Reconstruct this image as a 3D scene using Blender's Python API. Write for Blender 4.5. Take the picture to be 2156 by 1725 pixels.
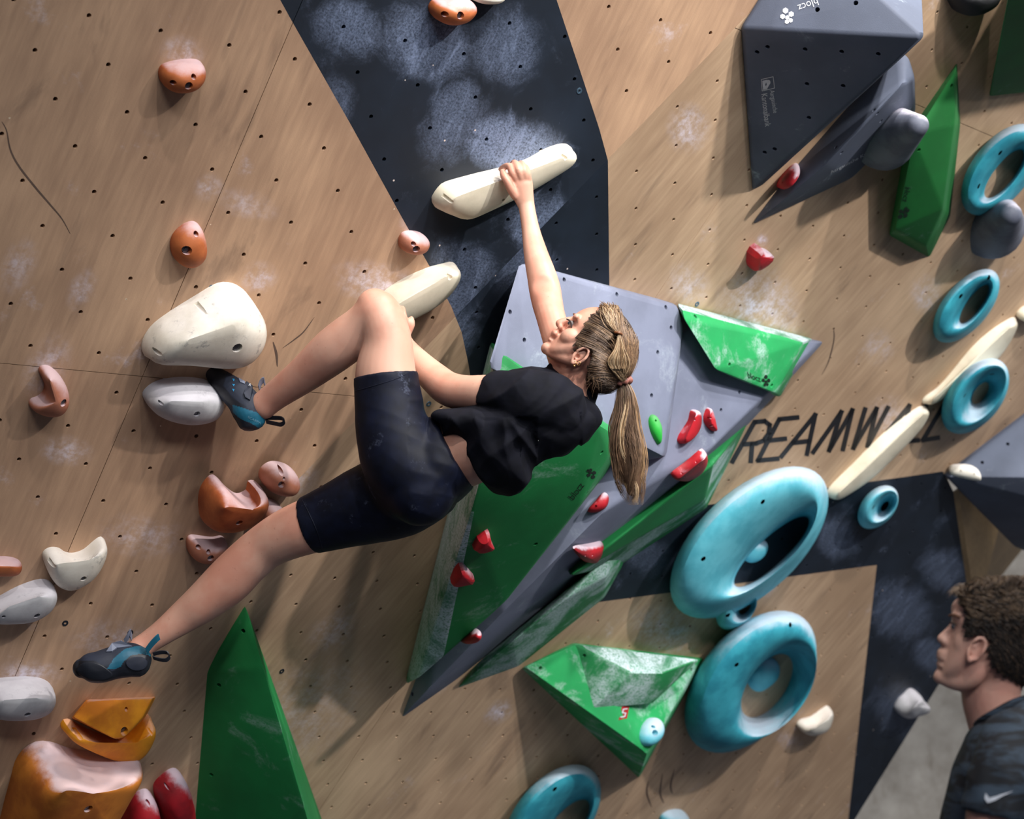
import bpy, bmesh, math, random
from mathutils import Vector, Matrix, noise
from mathutils.bvhtree import BVHTree
from mathutils.geometry import delaunay_2d_cdt

for o in list(bpy.data.objects): bpy.data.objects.remove(o)
scene = bpy.context.scene
COL = scene.collection
random.seed(7)

# ------------------------------------------------------------------ camera, world, lights, exposure
F, CX, CY, HOR = 4000.0, 1078.0, 862.5, 1560.0
PIT = math.atan((HOR - CY) / F); CP, SP = math.cos(PIT), math.sin(PIT)
CAM = Vector((0, 0, 1.5))
cam_d = bpy.data.cameras.new('camera'); cam = bpy.data.objects.new('camera', cam_d); COL.objects.link(cam)
cam.location = CAM; cam.rotation_euler = (math.pi / 2 + PIT, 0, 0)
cam_d.sensor_fit = 'HORIZONTAL'; cam_d.sensor_width = 36; cam_d.lens = F / 2156 * 36
cam_d.clip_start = 0.05; cam_d.clip_end = 100
cam_d.dof.use_dof = True; cam_d.dof.focus_distance = 4.62; cam_d.dof.aperture_fstop = 3.6
scene.camera = cam
scene.view_settings.view_transform = 'Standard'; scene.view_settings.look = 'None'
scene.view_settings.gamma = 1; scene.view_settings.use_curve_mapping = False
scene.view_settings.exposure = 0.08
w = bpy.data.worlds.new('hall_light'); scene.world = w; w.use_nodes = True
w.node_tree.nodes['Background'].inputs[0].default_value = (0.62, 0.72, 1.0, 1)
w.node_tree.nodes['Background'].inputs[1].default_value = 0.10
def lamp(name, loc, target, power, cone=46, size=0.1, col=(1, 0.965, 0.93)):
    L = bpy.data.lights.new(name, 'SPOT'); L.shadow_soft_size = size; L.energy = power; L.color = col
    L.spot_size = math.radians(cone); L.spot_blend = 1.0
    o = bpy.data.objects.new(name, L); COL.objects.link(o); o.location = loc
    o.rotation_euler = (Vector(target) - Vector(loc)).to_track_quat('-Z', 'Y').to_euler()
    return o
lamp('hall_lamp', (2.7, 0.2, 6.1), (0.9, 5.0, 3.0), 1300, 43)
lamp('hall_lamp', (0.9, -0.6, 6.3), (0.4, 5.0, 2.8), 560, 48)
lamp('hall_lamp', (5.0, 0.4, 5.4), (1.1, 5.4, 2.9), 1650, 46)
lamp('hall_lamp', (2.6, 2.8, 7.2), (1.3, 5.3, 2.8), 1300, 66)
lamp('hall_lamp', (-0.4, 2.4, 7.2), (-0.1, 4.8, 2.3), 330, 60)
for x, y, e, tg in ((1.2, -5.0, 260, (0.3, 5.2, 2.4)), (5.5, -2.5, 210, (0.8, 5.2, 2.4)), (5.0, 6.6, 260, (2.6, 10.4, 2.0))):        # unseen area lights added as soft fill for shadows and the far wall
    L = bpy.data.lights.new('fill_area', 'AREA'); L.shape = 'RECTANGLE'; L.size = 3.0; L.size_y = 1.2; L.energy = e; L.color = (0.93, 0.96, 1.0)
    o = bpy.data.objects.new('fill_area', L); COL.objects.link(o); o.location = (x, y, 5.6)
    o.rotation_euler = (Vector(tg) - o.location).to_track_quat('-Z', 'Y').to_euler()

# ------------------------------------------------------------------ camera geometry used to read the photograph
def c2w(x, y, z): return Vector((x, z * CP + y * SP, -y * CP + z * SP))
def P(px, py, d): return CAM + c2w((px - CX) / F * d, (py - CY) / F * d, d)
def ray(px, py): return c2w((px - CX) / F, (py - CY) / F, 1.0)
class Plane:
    def __init__(s, o, n, vdir=None):
        s.o = Vector(o); s.n = Vector(n).normalized()
        v = Vector(vdir) if vdir is not None else Vector((0, 0, -1))
        s.v = (v - s.n * v.dot(s.n)).normalized(); s.u = s.v.cross(s.n).normalized()
        s.M = Matrix((( s.u.x, s.v.x, s.n.x, s.o.x), (s.u.y, s.v.y, s.n.y, s.o.y), (s.u.z, s.v.z, s.n.z, s.o.z), (0, 0, 0, 1)))
    def hit(s, px, py, h=0.0):
        r = ray(px, py); t = (s.o + s.n * h - CAM).dot(s.n) / r.dot(s.n)
        return CAM + r * t
    def to2(s, p): d = p - s.o; return Vector((d.dot(s.u), d.dot(s.v)))
    def hit2(s, px, py, h=0.0): return s.to2(s.hit(px, py, h))
    def at(s, uv, h=0.0): return s.o + s.u * uv[0] + s.v * uv[1] + s.n * h
NA = c2w(0.4830063774202834, 0.44730236546020874, -0.7527452644985796)
NB = c2w(0.5719541332567916, 0.5365062663697678, -0.62050745007328)
P_A0 = P(500, 850, 4.75)
_t = Plane(P_A0, NA)
PA = Plane(P_A0, NA, _t.hit(300, 793) - _t.hit(620, 40))
CR = PA.hit(1519, 88)
_t = Plane(CR, NB)
PB = Plane(CR, NB, _t.hit(1716, 851) - _t.hit(1919, 616))
HOM_A = ((0.1337838687837095, 0.0258161925628512, -0.8905600702967288), (0.013307175541288706, 0.09078025714321897, -0.8297135676063836), (0.0234378069992614, 0.017627347493567404, 1.0))
HOM_B = ((0.08946524951069791, 0.0033836583768391834, 0.3481144604247442), (0.014762358936232057, 0.0721364443294103, -0.6377319481604593), (0.02244871167943605, 0.017606304334573372, 1.0))
def lattice(H, i, j):
    z = H[2][0] * i + H[2][1] * j + H[2][2]
    return ((H[0][0] * i + H[0][1] * j + H[0][2]) / z * 1000 + CX, (H[1][0] * i + H[1][1] * j + H[1][2]) / z * 1000 + CY, z)

# ------------------------------------------------------------------ material helpers
def lin(r, g, b):
    f = lambda c: (c / 255 / 12.92) if c <= 10 else ((c / 255 + 0.055) / 1.055) ** 2.4
    return (f(r), f(g), f(b), 1)
class NT:
    def __init__(s, name):
        s.m = bpy.data.materials.new(name); s.m.use_nodes = True; s.t = s.m.node_tree
        s.b = s.t.nodes['Principled BSDF']
        s.tc = s.n('ShaderNodeTexCoord'); s.obj = s.tc.outputs['Object']
    def n(s, kind, **kw):
        x = s.t.nodes.new(kind)
        for k, v in kw.items(): setattr(x, k, v)
        return x
    def l(s, a, b): s.t.links.new(a, b)
    def inp(s, sock, v):
        if hasattr(v, 'default_value') or hasattr(v, 'is_output'): s.l(v, sock)
        else: sock.default_value = v
    def math(s, op, a, b=None, c=None, clamp=False):
        x = s.n('ShaderNodeMath', operation=op, use_clamp=clamp); s.inp(x.inputs[0], a)
        if b is not None: s.inp(x.inputs[1], b)
        if c is not None: s.inp(x.inputs[2], c)
        return x.outputs[0]
    def mapr(s, v, a, b, c=0.0, d=1.0, smooth=True):
        x = s.n('ShaderNodeMapRange', interpolation_type='SMOOTHSTEP' if smooth else 'LINEAR')
        s.inp(x.inputs[0], v)
        for k, q in zip((1, 2, 3, 4), (a, b, c, d)): x.inputs[k].default_value = q
        return x.outputs[0]
    def noise(s, scale, detail=3, rough=0.55, vec=None, stretch=None, rot=None, dist=0.0):
        v = vec or s.obj
        if stretch is not None or rot is not None:
            mp = s.n('ShaderNodeMapping'); s.l(v, mp.inputs[0])
            if stretch is not None: mp.inputs['Scale'].default_value = stretch
            if rot is not None: mp.inputs['Rotation'].default_value = rot
            v = mp.outputs[0]
        x = s.n('ShaderNodeTexNoise'); s.l(v, x.inputs['Vector']); x.inputs['Scale'].default_value = scale
        x.inputs['Detail'].default_value = detail; x.inputs['Roughness'].default_value = rough; x.inputs['Distortion'].default_value = dist
        return x.outputs[0]
    def mix(s, f, a, b):
        x = s.n('ShaderNodeMix', data_type='RGBA'); s.inp(x.inputs[0], f); s.inp(x.inputs[6], a); s.inp(x.inputs[7], b); return x.outputs[2]
    def bump(s, h, strength=0.3, dist=0.002):
        x = s.n('ShaderNodeBump'); x.inputs['Strength'].default_value = strength; x.inputs['Distance'].default_value = dist
        s.l(h, x.inputs['Height']); s.l(x.outputs[0], s.b.inputs['Normal'])
    def color(s, c): s.inp(s.b.inputs['Base Color'], c)
    def rough(s, r): s.inp(s.b.inputs['Roughness'], r)
    def ell(s, c, r, rot=0.0):
        """soft elliptical patch on the panel: 1 in the middle, 0 at the rim"""
        mp = s.n('ShaderNodeMapping', vector_type='TEXTURE'); s.l(s.obj, mp.inputs[0])
        mp.inputs['Location'].default_value = (c[0], c[1], 0); mp.inputs['Rotation'].default_value = (0, 0, rot)
        mp.inputs['Scale'].default_value = (r[0], r[1], 1e4)
        ln = s.n('ShaderNodeVectorMath', operation='LENGTH'); s.l(mp.outputs[0], ln.inputs[0])
        return s.mapr(ln.outputs['Value'], 1.0, 0.0)
CHALK = lin(222, 214, 226)

def patches_for(pl, lst):
    out = []
    for (x, y, rx, ry, st) in lst:
        c = pl.hit2(x, y); a = pl.hit2(x + rx, y) - c; b = pl.hit2(x, y + ry) - c
        out.append((c, (max(abs(a[0]), abs(b[0])), max(abs(a[1]), abs(b[1]))), st))
    return out
def wood_mat(name, c1, c2, patches, grain=(1, 0.1, 1)):
    t = NT(name)
    g = t.noise(55, 4, 0.6, stretch=grain); g2 = t.noise(9, 3, 0.5, stretch=(1, 0.22, 1))
    big = t.noise(1.6, 3, 0.6)
    f = t.math('ADD', t.math('MULTIPLY', g, 0.3), t.math('ADD', t.math('MULTIPLY', g2, 0.22), t.math('MULTIPLY', big, 0.62)))
    col = t.mix(t.mapr(f, 0.42, 0.82), c1, c2)
    # rubber smears and scuffs
    sm = t.noise(7, 5, 0.62, stretch=(1, 0.35, 1), rot=(0, 0, 0.5), dist=0.6)
    col = t.mix(t.math('MULTIPLY', t.mapr(sm, 0.57, 0.72), 0.42), col, lin(92, 74, 62))
    sm2 = t.noise(16, 4, 0.6, stretch=(1, 0.12, 1), rot=(0, 0, -0.35), dist=0.3)
    col = t.mix(t.math('MULTIPLY', t.mapr(sm2, 0.62, 0.7), 0.2), col, lin(84, 68, 60))
    # chalk: small prints everywhere, larger ones round the holds
    cn = t.noise(4.5, 6, 0.72); fine = t.noise(60, 3, 0.6)
    ck = t.math('MULTIPLY', t.mapr(cn, 0.6, 0.78), 0.5)
    for c, r, st in patches:
        e = t.math('MULTIPLY', t.ell(c, r), t.math('MULTIPLY', t.mapr(t.noise(22, 4, 0.7), 0.3, 0.7), st))
        ck = t.math('MAXIMUM', ck, e)
    ck = t.math('MULTIPLY', ck, t.mapr(fine, 0.2, 0.65))
    col = t.mix(ck, col, CHALK)
    # screw holes and chips
    vo = t.n('ShaderNodeTexVoronoi'); t.l(t.obj, vo.inputs['Vector']); vo.inputs['Scale'].default_value = 11
    col = t.mix(t.mapr(vo.outputs['Distance'], 0.03, 0.018), col, lin(228, 208, 180))
    col = t.mix(t.mapr(vo.outputs['Distance'], 0.017, 0.010), col, lin(40, 30, 24))
    t.color(col); t.rough(0.62); t.bump(t.noise(260, 2, 0.5), 0.25, 0.0006)
    return t.m
def navy_mat(name, patches):
    t = NT(name)
    base = t.mix(t.mapr(t.noise(6, 4), 0.35, 0.7), lin(11, 21, 33), lin(19, 30, 44))
    sp = t.noise(170, 3, 0.7); st = t.noise(26, 6, 0.78, stretch=(1, 0.3, 1), rot=(0, 0, 0.7), dist=1.2); cl = t.noise(9, 6, 0.72, dist=0.8)
    ck = t.math('MULTIPLY', t.mapr(t.noise(5, 6, 0.75), 0.56, 0.8), 0.45)
    for c, r, k in patches:
        e = t.ell(c, (r[0] * 1.25, r[1] * 1.25))
        ck = t.math('MAXIMUM', ck, t.math('MULTIPLY', t.mapr(t.math('ADD', t.math('MULTIPLY', e, 0.75), cl), 0.62, 1.15), k))
    ck = t.math('MULTIPLY', ck, t.math('ADD', t.mapr(sp, 0.2, 0.75), t.math('MULTIPLY', t.mapr(st, 0.45, 0.7), 0.7)))
    ck = t.math('ADD', ck, t.math('MULTIPLY', t.mapr(st, 0.64, 0.8), 0.3), clamp=True)
    col = t.mix(t.math('MULTIPLY', ck, 0.55), base, lin(150, 166, 200))
    vo = t.n('ShaderNodeTexVoronoi'); t.l(t.obj, vo.inputs['Vector']); vo.inputs['Scale'].default_value = 13
    col = t.mix(t.mapr(vo.outputs['Distance'], 0.04, 0.025), col, lin(205, 190, 180))
    t.color(col); t.rough(0.6)
    return t.m
def plain(name, rgb, rough=0.6, metal=0.0, var=0.12, scale=20):
    t = NT(name); c = lin(*rgb)
    d = tuple(x * (1 - var * 2) for x in c[:3]) + (1,)
    t.color(t.mix(t.mapr(t.noise(scale, 4), 0.3, 0.7), d, c)); t.rough(rough); t.b.inputs['Metallic'].default_value = metal
    return t.m
def hold_mat(name, rgb, dark=None, chalk=0.7, lo=0.15, hi=0.75, speck=0.0, rough=0.68, direction=(0.35, -0.3, 0.9)):
    """cast resin: colour, dusted with chalk where hands rest (the upper sides)"""
    t = NT(name); c = lin(*rgb); d = lin(*(dark or tuple(x * 0.72 for x in rgb)))
    col = t.mix(t.mapr(t.noise(9, 5, 0.6), 0.35, 0.65), d, c)
    ge = t.n('ShaderNodeNewGeometry'); dp = t.n('ShaderNodeVectorMath', operation='DOT_PRODUCT'); t.l(ge.outputs['Normal'], dp.inputs[0])
    dp.inputs[1].default_value = Vector(direction).normalized()
    m = t.math('ADD', dp.outputs['Value'], t.math('MULTIPLY', t.math('SUBTRACT', t.noise(14, 5, 0.7), 0.5), 1.1))
    m = t.math('MULTIPLY', t.mapr(m, lo, hi), chalk)
    col = t.mix(m, col, CHALK)
    if speck: col = t.mix(t.math('MULTIPLY', t.mapr(t.noise(24, 6, 0.75), 0.56, 0.72), speck), col, lin(70, 72, 84))
    t.color(col); t.rough(rough); t.bump(t.noise(420, 2, 0.5), 0.18, 0.0006)
    return t.m
def vol_mat(name, rgb, chalk=0.5, lo=0.5, hi=0.72, scale=7, rough=0.75):
    """gritty painted volume, chalk rubbed over it in patches"""
    t = NT(name); c = lin(*rgb); d = tuple(x * 0.8 for x in c[:3]) + (1,)
    col = t.mix(t.mapr(t.noise(5, 5, 0.6), 0.35, 0.65), d, c)
    m = t.math('MULTIPLY', t.mapr(t.noise(scale, 6, 0.7, dist=0.5), lo, hi), chalk)
    m = t.math('MULTIPLY', m, t.mapr(t.noise(160, 2), 0.2, 0.6))
    col = t.mix(m, col, lin(208, 222, 228))
    t.color(col); t.rough(rough); t.bump(t.noise(500, 2, 0.5), 0.3, 0.0008)
    return t.m

# ------------------------------------------------------------------ object helpers
def tag(o, label=None, cat=None, group=None, kind=None):
    if label: o['label'] = label
    if cat: o['category'] = cat
    if group: o['group'] = group
    if kind: o['kind'] = kind
    return o
def mesh_obj(name, me, mats, parent=None):
    o = bpy.data.objects.new(name, me); COL.objects.link(o)
    for m in (mats if isinstance(mats, (list, tuple)) else [mats]): me.materials.append(m)
    if parent is not None: o.parent = parent; o.matrix_parent_inverse = parent.matrix_basis.inverted()
    return o
def obj(name, bm, mats, parent=None, smooth=True):
    me = bpy.data.meshes.new(name); bm.normal_update(); bm.to_mesh(me); bm.free()
    if smooth: me.polygons.foreach_set('use_smooth', [True] * len(me.polygons))
    return mesh_obj(name, me, mats, parent)
def empty(name, loc):
    o = bpy.data.objects.new(name, None); COL.objects.link(o); o.location = loc; o.empty_display_size = 0.1; return o
def world_tree(o):
    bm = bmesh.new(); bm.from_mesh(o.data); bm.transform(o.matrix_basis if o.parent is None else o.parent.matrix_basis @ o.matrix_parent_inverse @ o.matrix_basis)
    t = BVHTree.FromBMesh(bm); bm.free(); return t
def cast(tree, px, py):
    r = ray(px, py).normalized(); loc, n, i, d = tree.ray_cast(CAM, r)
    if loc is None: return None, None
    if n.dot(r) > 0: n = -n
    return loc, n
def evaluated(o):
    dg = bpy.context.evaluated_depsgraph_get(); dg.update()
    return bpy.data.meshes.new_from_object(o.evaluated_get(dg))
def swap_mesh(o, me):
    old = o.data; o.modifiers.clear(); o.data = me; bpy.data.meshes.remove(old)
def add_cyl(bm, c, axis, r, h, n=12):
    """closed cylinder from c along axis by h"""
    z = axis.normalized(); x = z.orthogonal().normalized(); y = z.cross(x)
    lo = [bm.verts.new(c + (x * math.cos(2 * math.pi * k / n) + y * math.sin(2 * math.pi * k / n)) * r) for k in range(n)]
    hi = [bm.verts.new(v.co + z * h) for v in lo]
    for k in range(n): bm.faces.new((lo[k], lo[(k + 1) % n], hi[(k + 1) % n], hi[k]))
    bm.faces.new(lo[::-1]); bm.faces.new(hi)
M_BOLT = None
def drill(o, spots, r=0.006, depth=0.03, axis=None, bolts=()):
    """real holes bored into the surface at the photographed spots; bolts sit in some of them"""
    tr = world_tree(o); bm = bmesh.new(); found = []
    for k, s in enumerate(spots):
        loc, n = cast(tr, s[0], s[1])
        if loc is None: continue
        a = axis if axis is not None else n
        rr = s[2] if len(s) > 2 else r
        add_cyl(bm, loc - a * depth, a, rr, depth + 0.03); found.append((k, loc, a, rr))
    if not found: bm.free(); return
    cut = obj('cutter', bm, [], None, False)
    md = o.modifiers.new('b', 'BOOLEAN'); md.operation = 'DIFFERENCE'; md.object = cut; md.solver = 'EXACT'
    me = evaluated(o); 
    if len(me.polygons) > 8: swap_mesh(o, me)
    else: o.modifiers.clear()
    o.data.set_sharp_from_angle(angle=math.radians(38))
    bpy.data.objects.remove(cut)
    for k, loc, a, rr in found:
        if k in bolts:
            b = bmesh.new(); add_cyl(b, loc - a * 0.022, a, rr * 0.8, 0.012, 12); add_cyl(b, loc - a * 0.0095, a, rr * 0.45, 0.002, 6)
            obj('bolt', b, M_BOLT, o, False)
def catmull(pts, per, closed=False):
    n = len(pts); out = []
    seg = n if closed else n - 1
    for i in range(seg):
        if closed: p0, p1, p2, p3 = pts[(i - 1) % n], pts[i], pts[(i + 1) % n], pts[(i + 2) % n]
        else: p0, p1, p2, p3 = pts[max(i - 1, 0)], pts[i], pts[i + 1], pts[min(i + 2, n - 1)]
        for k in range(per):
            t = k / per
            out.append(tuple(0.5 * (2 * b + (c - a) * t + (2 * a - 5 * b + 4 * c - d) * t * t + (3 * b - a - 3 * c + d) * t ** 3) for a, b, c, d in zip(p0, p1, p2, p3)))
    if not closed: out.append(tuple(pts[-1]))
    return out
def resample(pts, n):
    """closed loop of 2-D points, evenly spaced"""
    L = [0.0]; m = len(pts)
    for i in range(m): L.append(L[-1] + math.dist(pts[i], pts[(i + 1) % m]))
    out = []; j = 0
    for k in range(n):
        d = L[-1] * k / n
        while L[j + 1] < d: j += 1
        f = (d - L[j]) / max(L[j + 1] - L[j], 1e-9); a, b = pts[j], pts[(j + 1) % m]
        out.append(tuple(x + (y - x) * f for x, y in zip(a, b)))
    return out
def skin_rings(bm, rings, cap0=True, cap1=True, closed=False):
    vs = [[bm.verts.new(p) for p in r] for r in rings]; n = len(vs[0])
    R = range(len(vs)) if closed else range(len(vs) - 1)
    for i in R:
        a, b = vs[i], vs[(i + 1) % len(vs)]
        for k in range(n): bm.faces.new((a[k], a[(k + 1) % n], b[(k + 1) % n], b[k]))
    if not closed:
        if cap0: bm.faces.new(vs[0][::-1])
        if cap1: bm.faces.new(vs[-1])
    return vs
def blob(name, pl, outline, H, mat, axis=None, p=2.05, smooth=True, parent=None, n=64, side=0.25, wob=0.0, sharp=False):
    """a hold grown from its outline: straight flank, then a dome that closes on a point or a spine"""
    o2 = [pl.hit2(x, y, H * side) for x, y in outline]
    o2 = resample([tuple(q) for q in o2], n) if sharp else resample(catmull([tuple(q) for q in o2], 6, True), n)
    o2 = [Vector(q) for q in o2]
    if axis is None:
        c = sum(o2, Vector((0, 0))) / n; ax = (c, c)
    elif len(axis) == 1: c = pl.hit2(axis[0][0], axis[0][1], H); ax = (c, c)
    else: ax = tuple(pl.hit2(x, y, H) for x, y in axis)
    def near(q):
        d = ax[1] - ax[0]; L = d.length_squared
        if L < 1e-9: return ax[0]
        return ax[0] + d * min(1, max(0, (q - ax[0]).dot(d) / L))
    rings = [[pl.at(near(q) + (q - near(q)) * 0.96, -0.004) for q in o2]]
    for s, h in [(0.985, 0.4 * side * H), (1.0, side * H)]: rings.append([pl.at(near(q) + (q - near(q)) * s, h) for q in o2])
    K = 9
    for k in range(1, K):
        a = k / K * math.pi / 2; s = math.cos(a) ** (2 / p); h = side * H + (1 - side) * H * math.sin(a) ** (2 / p)
        rings.append([pl.at(near(q) + (q - near(q)) * s, h) for q in o2])
    bm = bmesh.new(); vs = skin_rings(bm, rings, True, False)
    last = vs[-1]; cv = bm.verts.new(sum((v.co for v in last), Vector()) / n + pl.n * H * 0.015)
    if ax[0] == ax[1]:
        for k in range(n): bm.faces.new((last[k], last[(k + 1) % n], cv))
    else:
        bm.verts.remove(cv)
        for s in (0.12, 0.03):
            nx = [bm.verts.new(pl.at(near(q) + (q - near(q)) * s, H * (1.004 if s > .1 else 1.008))) for q in o2]
            for k in range(n): bm.faces.new((last[k], last[(k + 1) % n], nx[(k + 1) % n], nx[k]))
            last = nx
        bm.faces.new(last)
    if wob:
        for v in bm.verts: v.co += pl.n * noise.noise(v.co * 14) * wob
    bmesh.ops.recalc_face_normals(bm, faces=bm.faces)
    if smooth:
        base = set(vs[0]) | set(vs[1])
        mv = [v for v in bm.verts if v not in base]
        for _ in range(7): bmesh.ops.smooth_vert(bm, verts=mv, factor=0.5, use_axis_x=True, use_axis_y=True, use_axis_z=True)
    return obj(name, bm, mat, parent, smooth)
def hull(name, pts, mat, parent=None, bev=0.008, seg=2):
    """faceted volume: solid hull of measured corners with eased edges"""
    bm = bmesh.new()
    for p in pts: bm.verts.new(p)
    r = bmesh.ops.convex_hull(bm, input=bm.verts)
    bmesh.ops.delete(bm, geom=[v for v in bm.verts if not v.link_faces], context='VERTS')
    bmesh.ops.dissolve_limit(bm, angle_limit=math.radians(3), verts=bm.verts, edges=bm.edges)
    bmesh.ops.recalc_face_normals(bm, faces=bm.faces)
    if bev:
        e = [x for x in bm.edges if len(x.link_faces) == 2 and x.calc_face_angle(0) > math.radians(6)]
        bmesh.ops.bevel(bm, geom=e, offset=bev, segments=seg, profile=0.6, affect='EDGES', clamp_overlap=True)
    return obj(name, bm, mat, parent, False)
def HV(pl, lst): return [pl.hit(x, y, h) for x, y, h in lst]
def ell_loop(pl, cx, cy, a, b, ang, h, n=48):
    c, s = math.cos(math.radians(ang)), math.sin(math.radians(ang)); out = []
    for k in range(n):
        t = 2 * math.pi * k / n; x, y = a * math.cos(t), b * math.sin(t)
        out.append(pl.hit(cx + x * c - y * s, cy + x * s + y * c, h))
    return out
def loopstack(name, pl, loops, mat, per=4, cap=False, parent=None):
    """ring or pocket hold: ellipses on the wall joined over a rounded rim"""
    L = catmull(loops, per); bm = bmesh.new()
    skin_rings(bm, [ell_loop(pl, *q) for q in L], False, cap)
    bmesh.ops.recalc_face_normals(bm, faces=bm.faces)
    return obj(name, bm, mat, parent)
def tube(bm, pts, n=14, per=4, cap='round'):
    """closed tapering tube through (x,y,z,r,flat) stations; flat = thickness towards the camera / width"""
    S = catmull([tuple(p) for p in pts], per)
    C = [Vector(s[:3]) for s in S]; rings = []
    for i, s in enumerate(S):
        t = (C[min(i + 1, len(C) - 1)] - C[max(i - 1, 0)]).normalized()
        w_ = (CAM - C[i]).normalized(); side = t.cross(w_)
        side = side.normalized() if side.length > 1e-4 else t.orthogonal().normalized(); dep = side.cross(t).normalized()
        rings.append((C[i], side, dep, t, s[3], s[4]))
    out = []
    def ring(c, a, b, r, fl): return [c + a * math.cos(2 * math.pi * k / n) * r + b * math.sin(2 * math.pi * k / n) * r * fl for k in range(n)]
    c, a, b, t, r, fl = rings[0]
    if cap in ('round', 'end'):
        for q in (0.95, 0.75, 0.4): out.append(ring(c - t * r * q * 0.9 * min(fl, 1), a, b, r * math.sqrt(1 - q * q), fl))
    for c, a, b, t, r, fl in rings: out.append(ring(c, a, b, r, fl))
    if cap in ('round', 'start'):
        for q in (0.4, 0.75, 0.95): out.append(ring(c + t * r * q * 0.9 * min(fl, 1), a, b, r * math.sqrt(1 - q * q), fl))
    skin_rings(bm, out)
def ptube(bm, pts, n=14, per=4, cap='round'):
    """tube with stations given as (px, py, depth, r in px, flat)"""
    tube(bm, [tuple(P(x, y, d)) + (r * d / F, fl) for x, y, d, r, fl in pts], n, per, cap)
def ball(bm, c, rx, ry, rz, rot=None, seg=18):
    r = bmesh.ops.create_uvsphere(bm, u_segments=seg, v_segments=seg // 2 + 2, radius=1)
    M = Matrix.Translation(c) @ (rot.to_4x4() if rot is not None else Matrix()) @ Matrix.Diagonal((rx, ry, rz, 1))
    bmesh.ops.transform(bm, matrix=M, verts=r['verts'])
def fuse(bm, name, voxel, smooth_it, mats, parent=None, extra=0, mask=None):
    """melt overlapping closed shapes into one continuous surface"""
    bmesh.ops.recalc_face_normals(bm, faces=bm.faces)
    o = obj(name, bm, mats, parent)
    m = o.modifiers.new('r', 'REMESH'); m.mode = 'VOXEL'; m.voxel_size = voxel; m.use_smooth_shade = True
    if smooth_it: s = o.modifiers.new('s', 'SMOOTH'); s.factor = 0.5; s.iterations = smooth_it
    me = evaluated(o); swap_mesh(o, me)
    if extra:                              # broad limbs get a softer finish than hands and face
        vg = o.vertex_groups.new(name='soft')
        for v in o.data.vertices:
            k = mask(v.co) if mask else 1.0
            if k > 0: vg.add([v.index], k, 'REPLACE')
        s = o.modifiers.new('s', 'SMOOTH'); s.factor = 0.5; s.iterations = extra; s.vertex_group = 'soft'
        me = evaluated(o); swap_mesh(o, me); o.vertex_groups.clear()
    if not me.materials:
        for q in (mats if isinstance(mats, (list, tuple)) else [mats]): me.materials.append(q)
    me.polygons.foreach_set('use_smooth', [True] * len(me.polygons))
    return o
# ------------------------------------------------------------------ the wall: two plywood facets folded along one crease
M_BOLT = plain('zinc_bolt', (120, 118, 124), 0.35, 0.9)
PATCH_A = patches_for(PA, [(385, 110, 60, 45, .9), (545, 585, 50, 45, .9), (440, 395, 40, 40, .6), (800, 600, 130, 60, 1.0), (175, 610, 40, 60, .6), (140, 950, 70, 40, .8), (60, 1420, 90, 40, .9), (520, 430, 90, 40, .5), (880, 470, 50, 40, .7), (40, 560, 50, 80, .5), (300, 1130, 120, 60, .5), (100, 770, 60, 90, .6), (250, 1350, 140, 60, .45)])
PATCH_B = patches_for(PB, [(1450, 270, 60, 90, 1.0), (1600, 660, 150, 50, 1.2), (1450, 600, 80, 40, .7), (1360, 90, 60, 90, .9), (1950, 620, 60, 60, .8), (1870, 880, 80, 60, .6), (1050, 1500, 14, 45, 1.0), (1400, 1330, 120, 50, .9), (600, 990, 120, 60, 1.0), (1600, 1230, 60, 40, .9), (1430, 1330, 60, 30, .8), (1340, 30, 60, 50, .8), (860, 700, 60, 40, .8), (700, 1330, 50, 80, .5), (1605, 505, 14, 25, 1.2), (1850, 730, 60, 40, .6), (640, 1500, 60, 200, .35), (1660, 1560, 50, 30, .5)])
M_WOOD_A = wood_mat('plywood_upper', lin(150, 119, 95), lin(196, 160, 128), PATCH_A)
M_WOOD_B = wood_mat('plywood_lower', lin(162, 133, 106), lin(208, 177, 145), PATCH_B)
NV = [(1075, 310, 170, 90, 1.15), (1130, 470, 90, 90, .8), (960, 250, 90, 130, .6), (900, 90, 160, 110, .75), (740, 60, 110, 90, .7), (980, 560, 110, 80, .6), (690, 240, 80, 110, .4), (950, 640, 90, 110, .6), (1240, 560, 60, 60, .4), (1060, 100, 120, 120, .5)]
M_NAVY_A = navy_mat('navy_paint_upper', patches_for(PA, NV))
M_NAVY_B = navy_mat('navy_paint_lower', patches_for(PB, [(950, 700, 60, 110, .6), (1100, 560, 130, 80, .5), (1760, 1130, 90, 40, .5), (1990, 1200, 90, 40, .5), (1900, 1500, 120, 70, .4), (1370, 1170, 90, 70, .4), (1900, 1290, 130, 60, .5), (1960, 1380, 80, 40, .5)]))
M_BACK = plain('wall_frame_dark', (20, 16, 14), 0.9)
STRIPE = [(500, -170), (590, 0), (612, 40), (740, 265), (850, 465), (905, 562), (950, 645), (972, 700), (986, 765), (996, 830), (1010, 900), (1290, 900), (1285, 700), (1283, 600), (1280, 338), (1262, 272), (1240, 205), (1172, 0), (1120, -170)]
BAND = [(1150, 1112), (1985, 993), (2007, 1035), (2049, 1325), (1797, 1730), (1650, 1965), (1755, 1965), (1786, 1725), (1846, 1190), (1262, 1268), (1150, 1285)]
def inside(q, poly):
    c = False; n = len(poly)
    for i in range(n):
        a, b = poly[i], poly[(i + 1) % n]
        if (a[1] > q[1]) != (b[1] > q[1]) and q[0] < (b[0] - a[0]) * (q[1] - a[1]) / (b[1] - a[1]) + a[0]: c = not c
    return c
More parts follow.
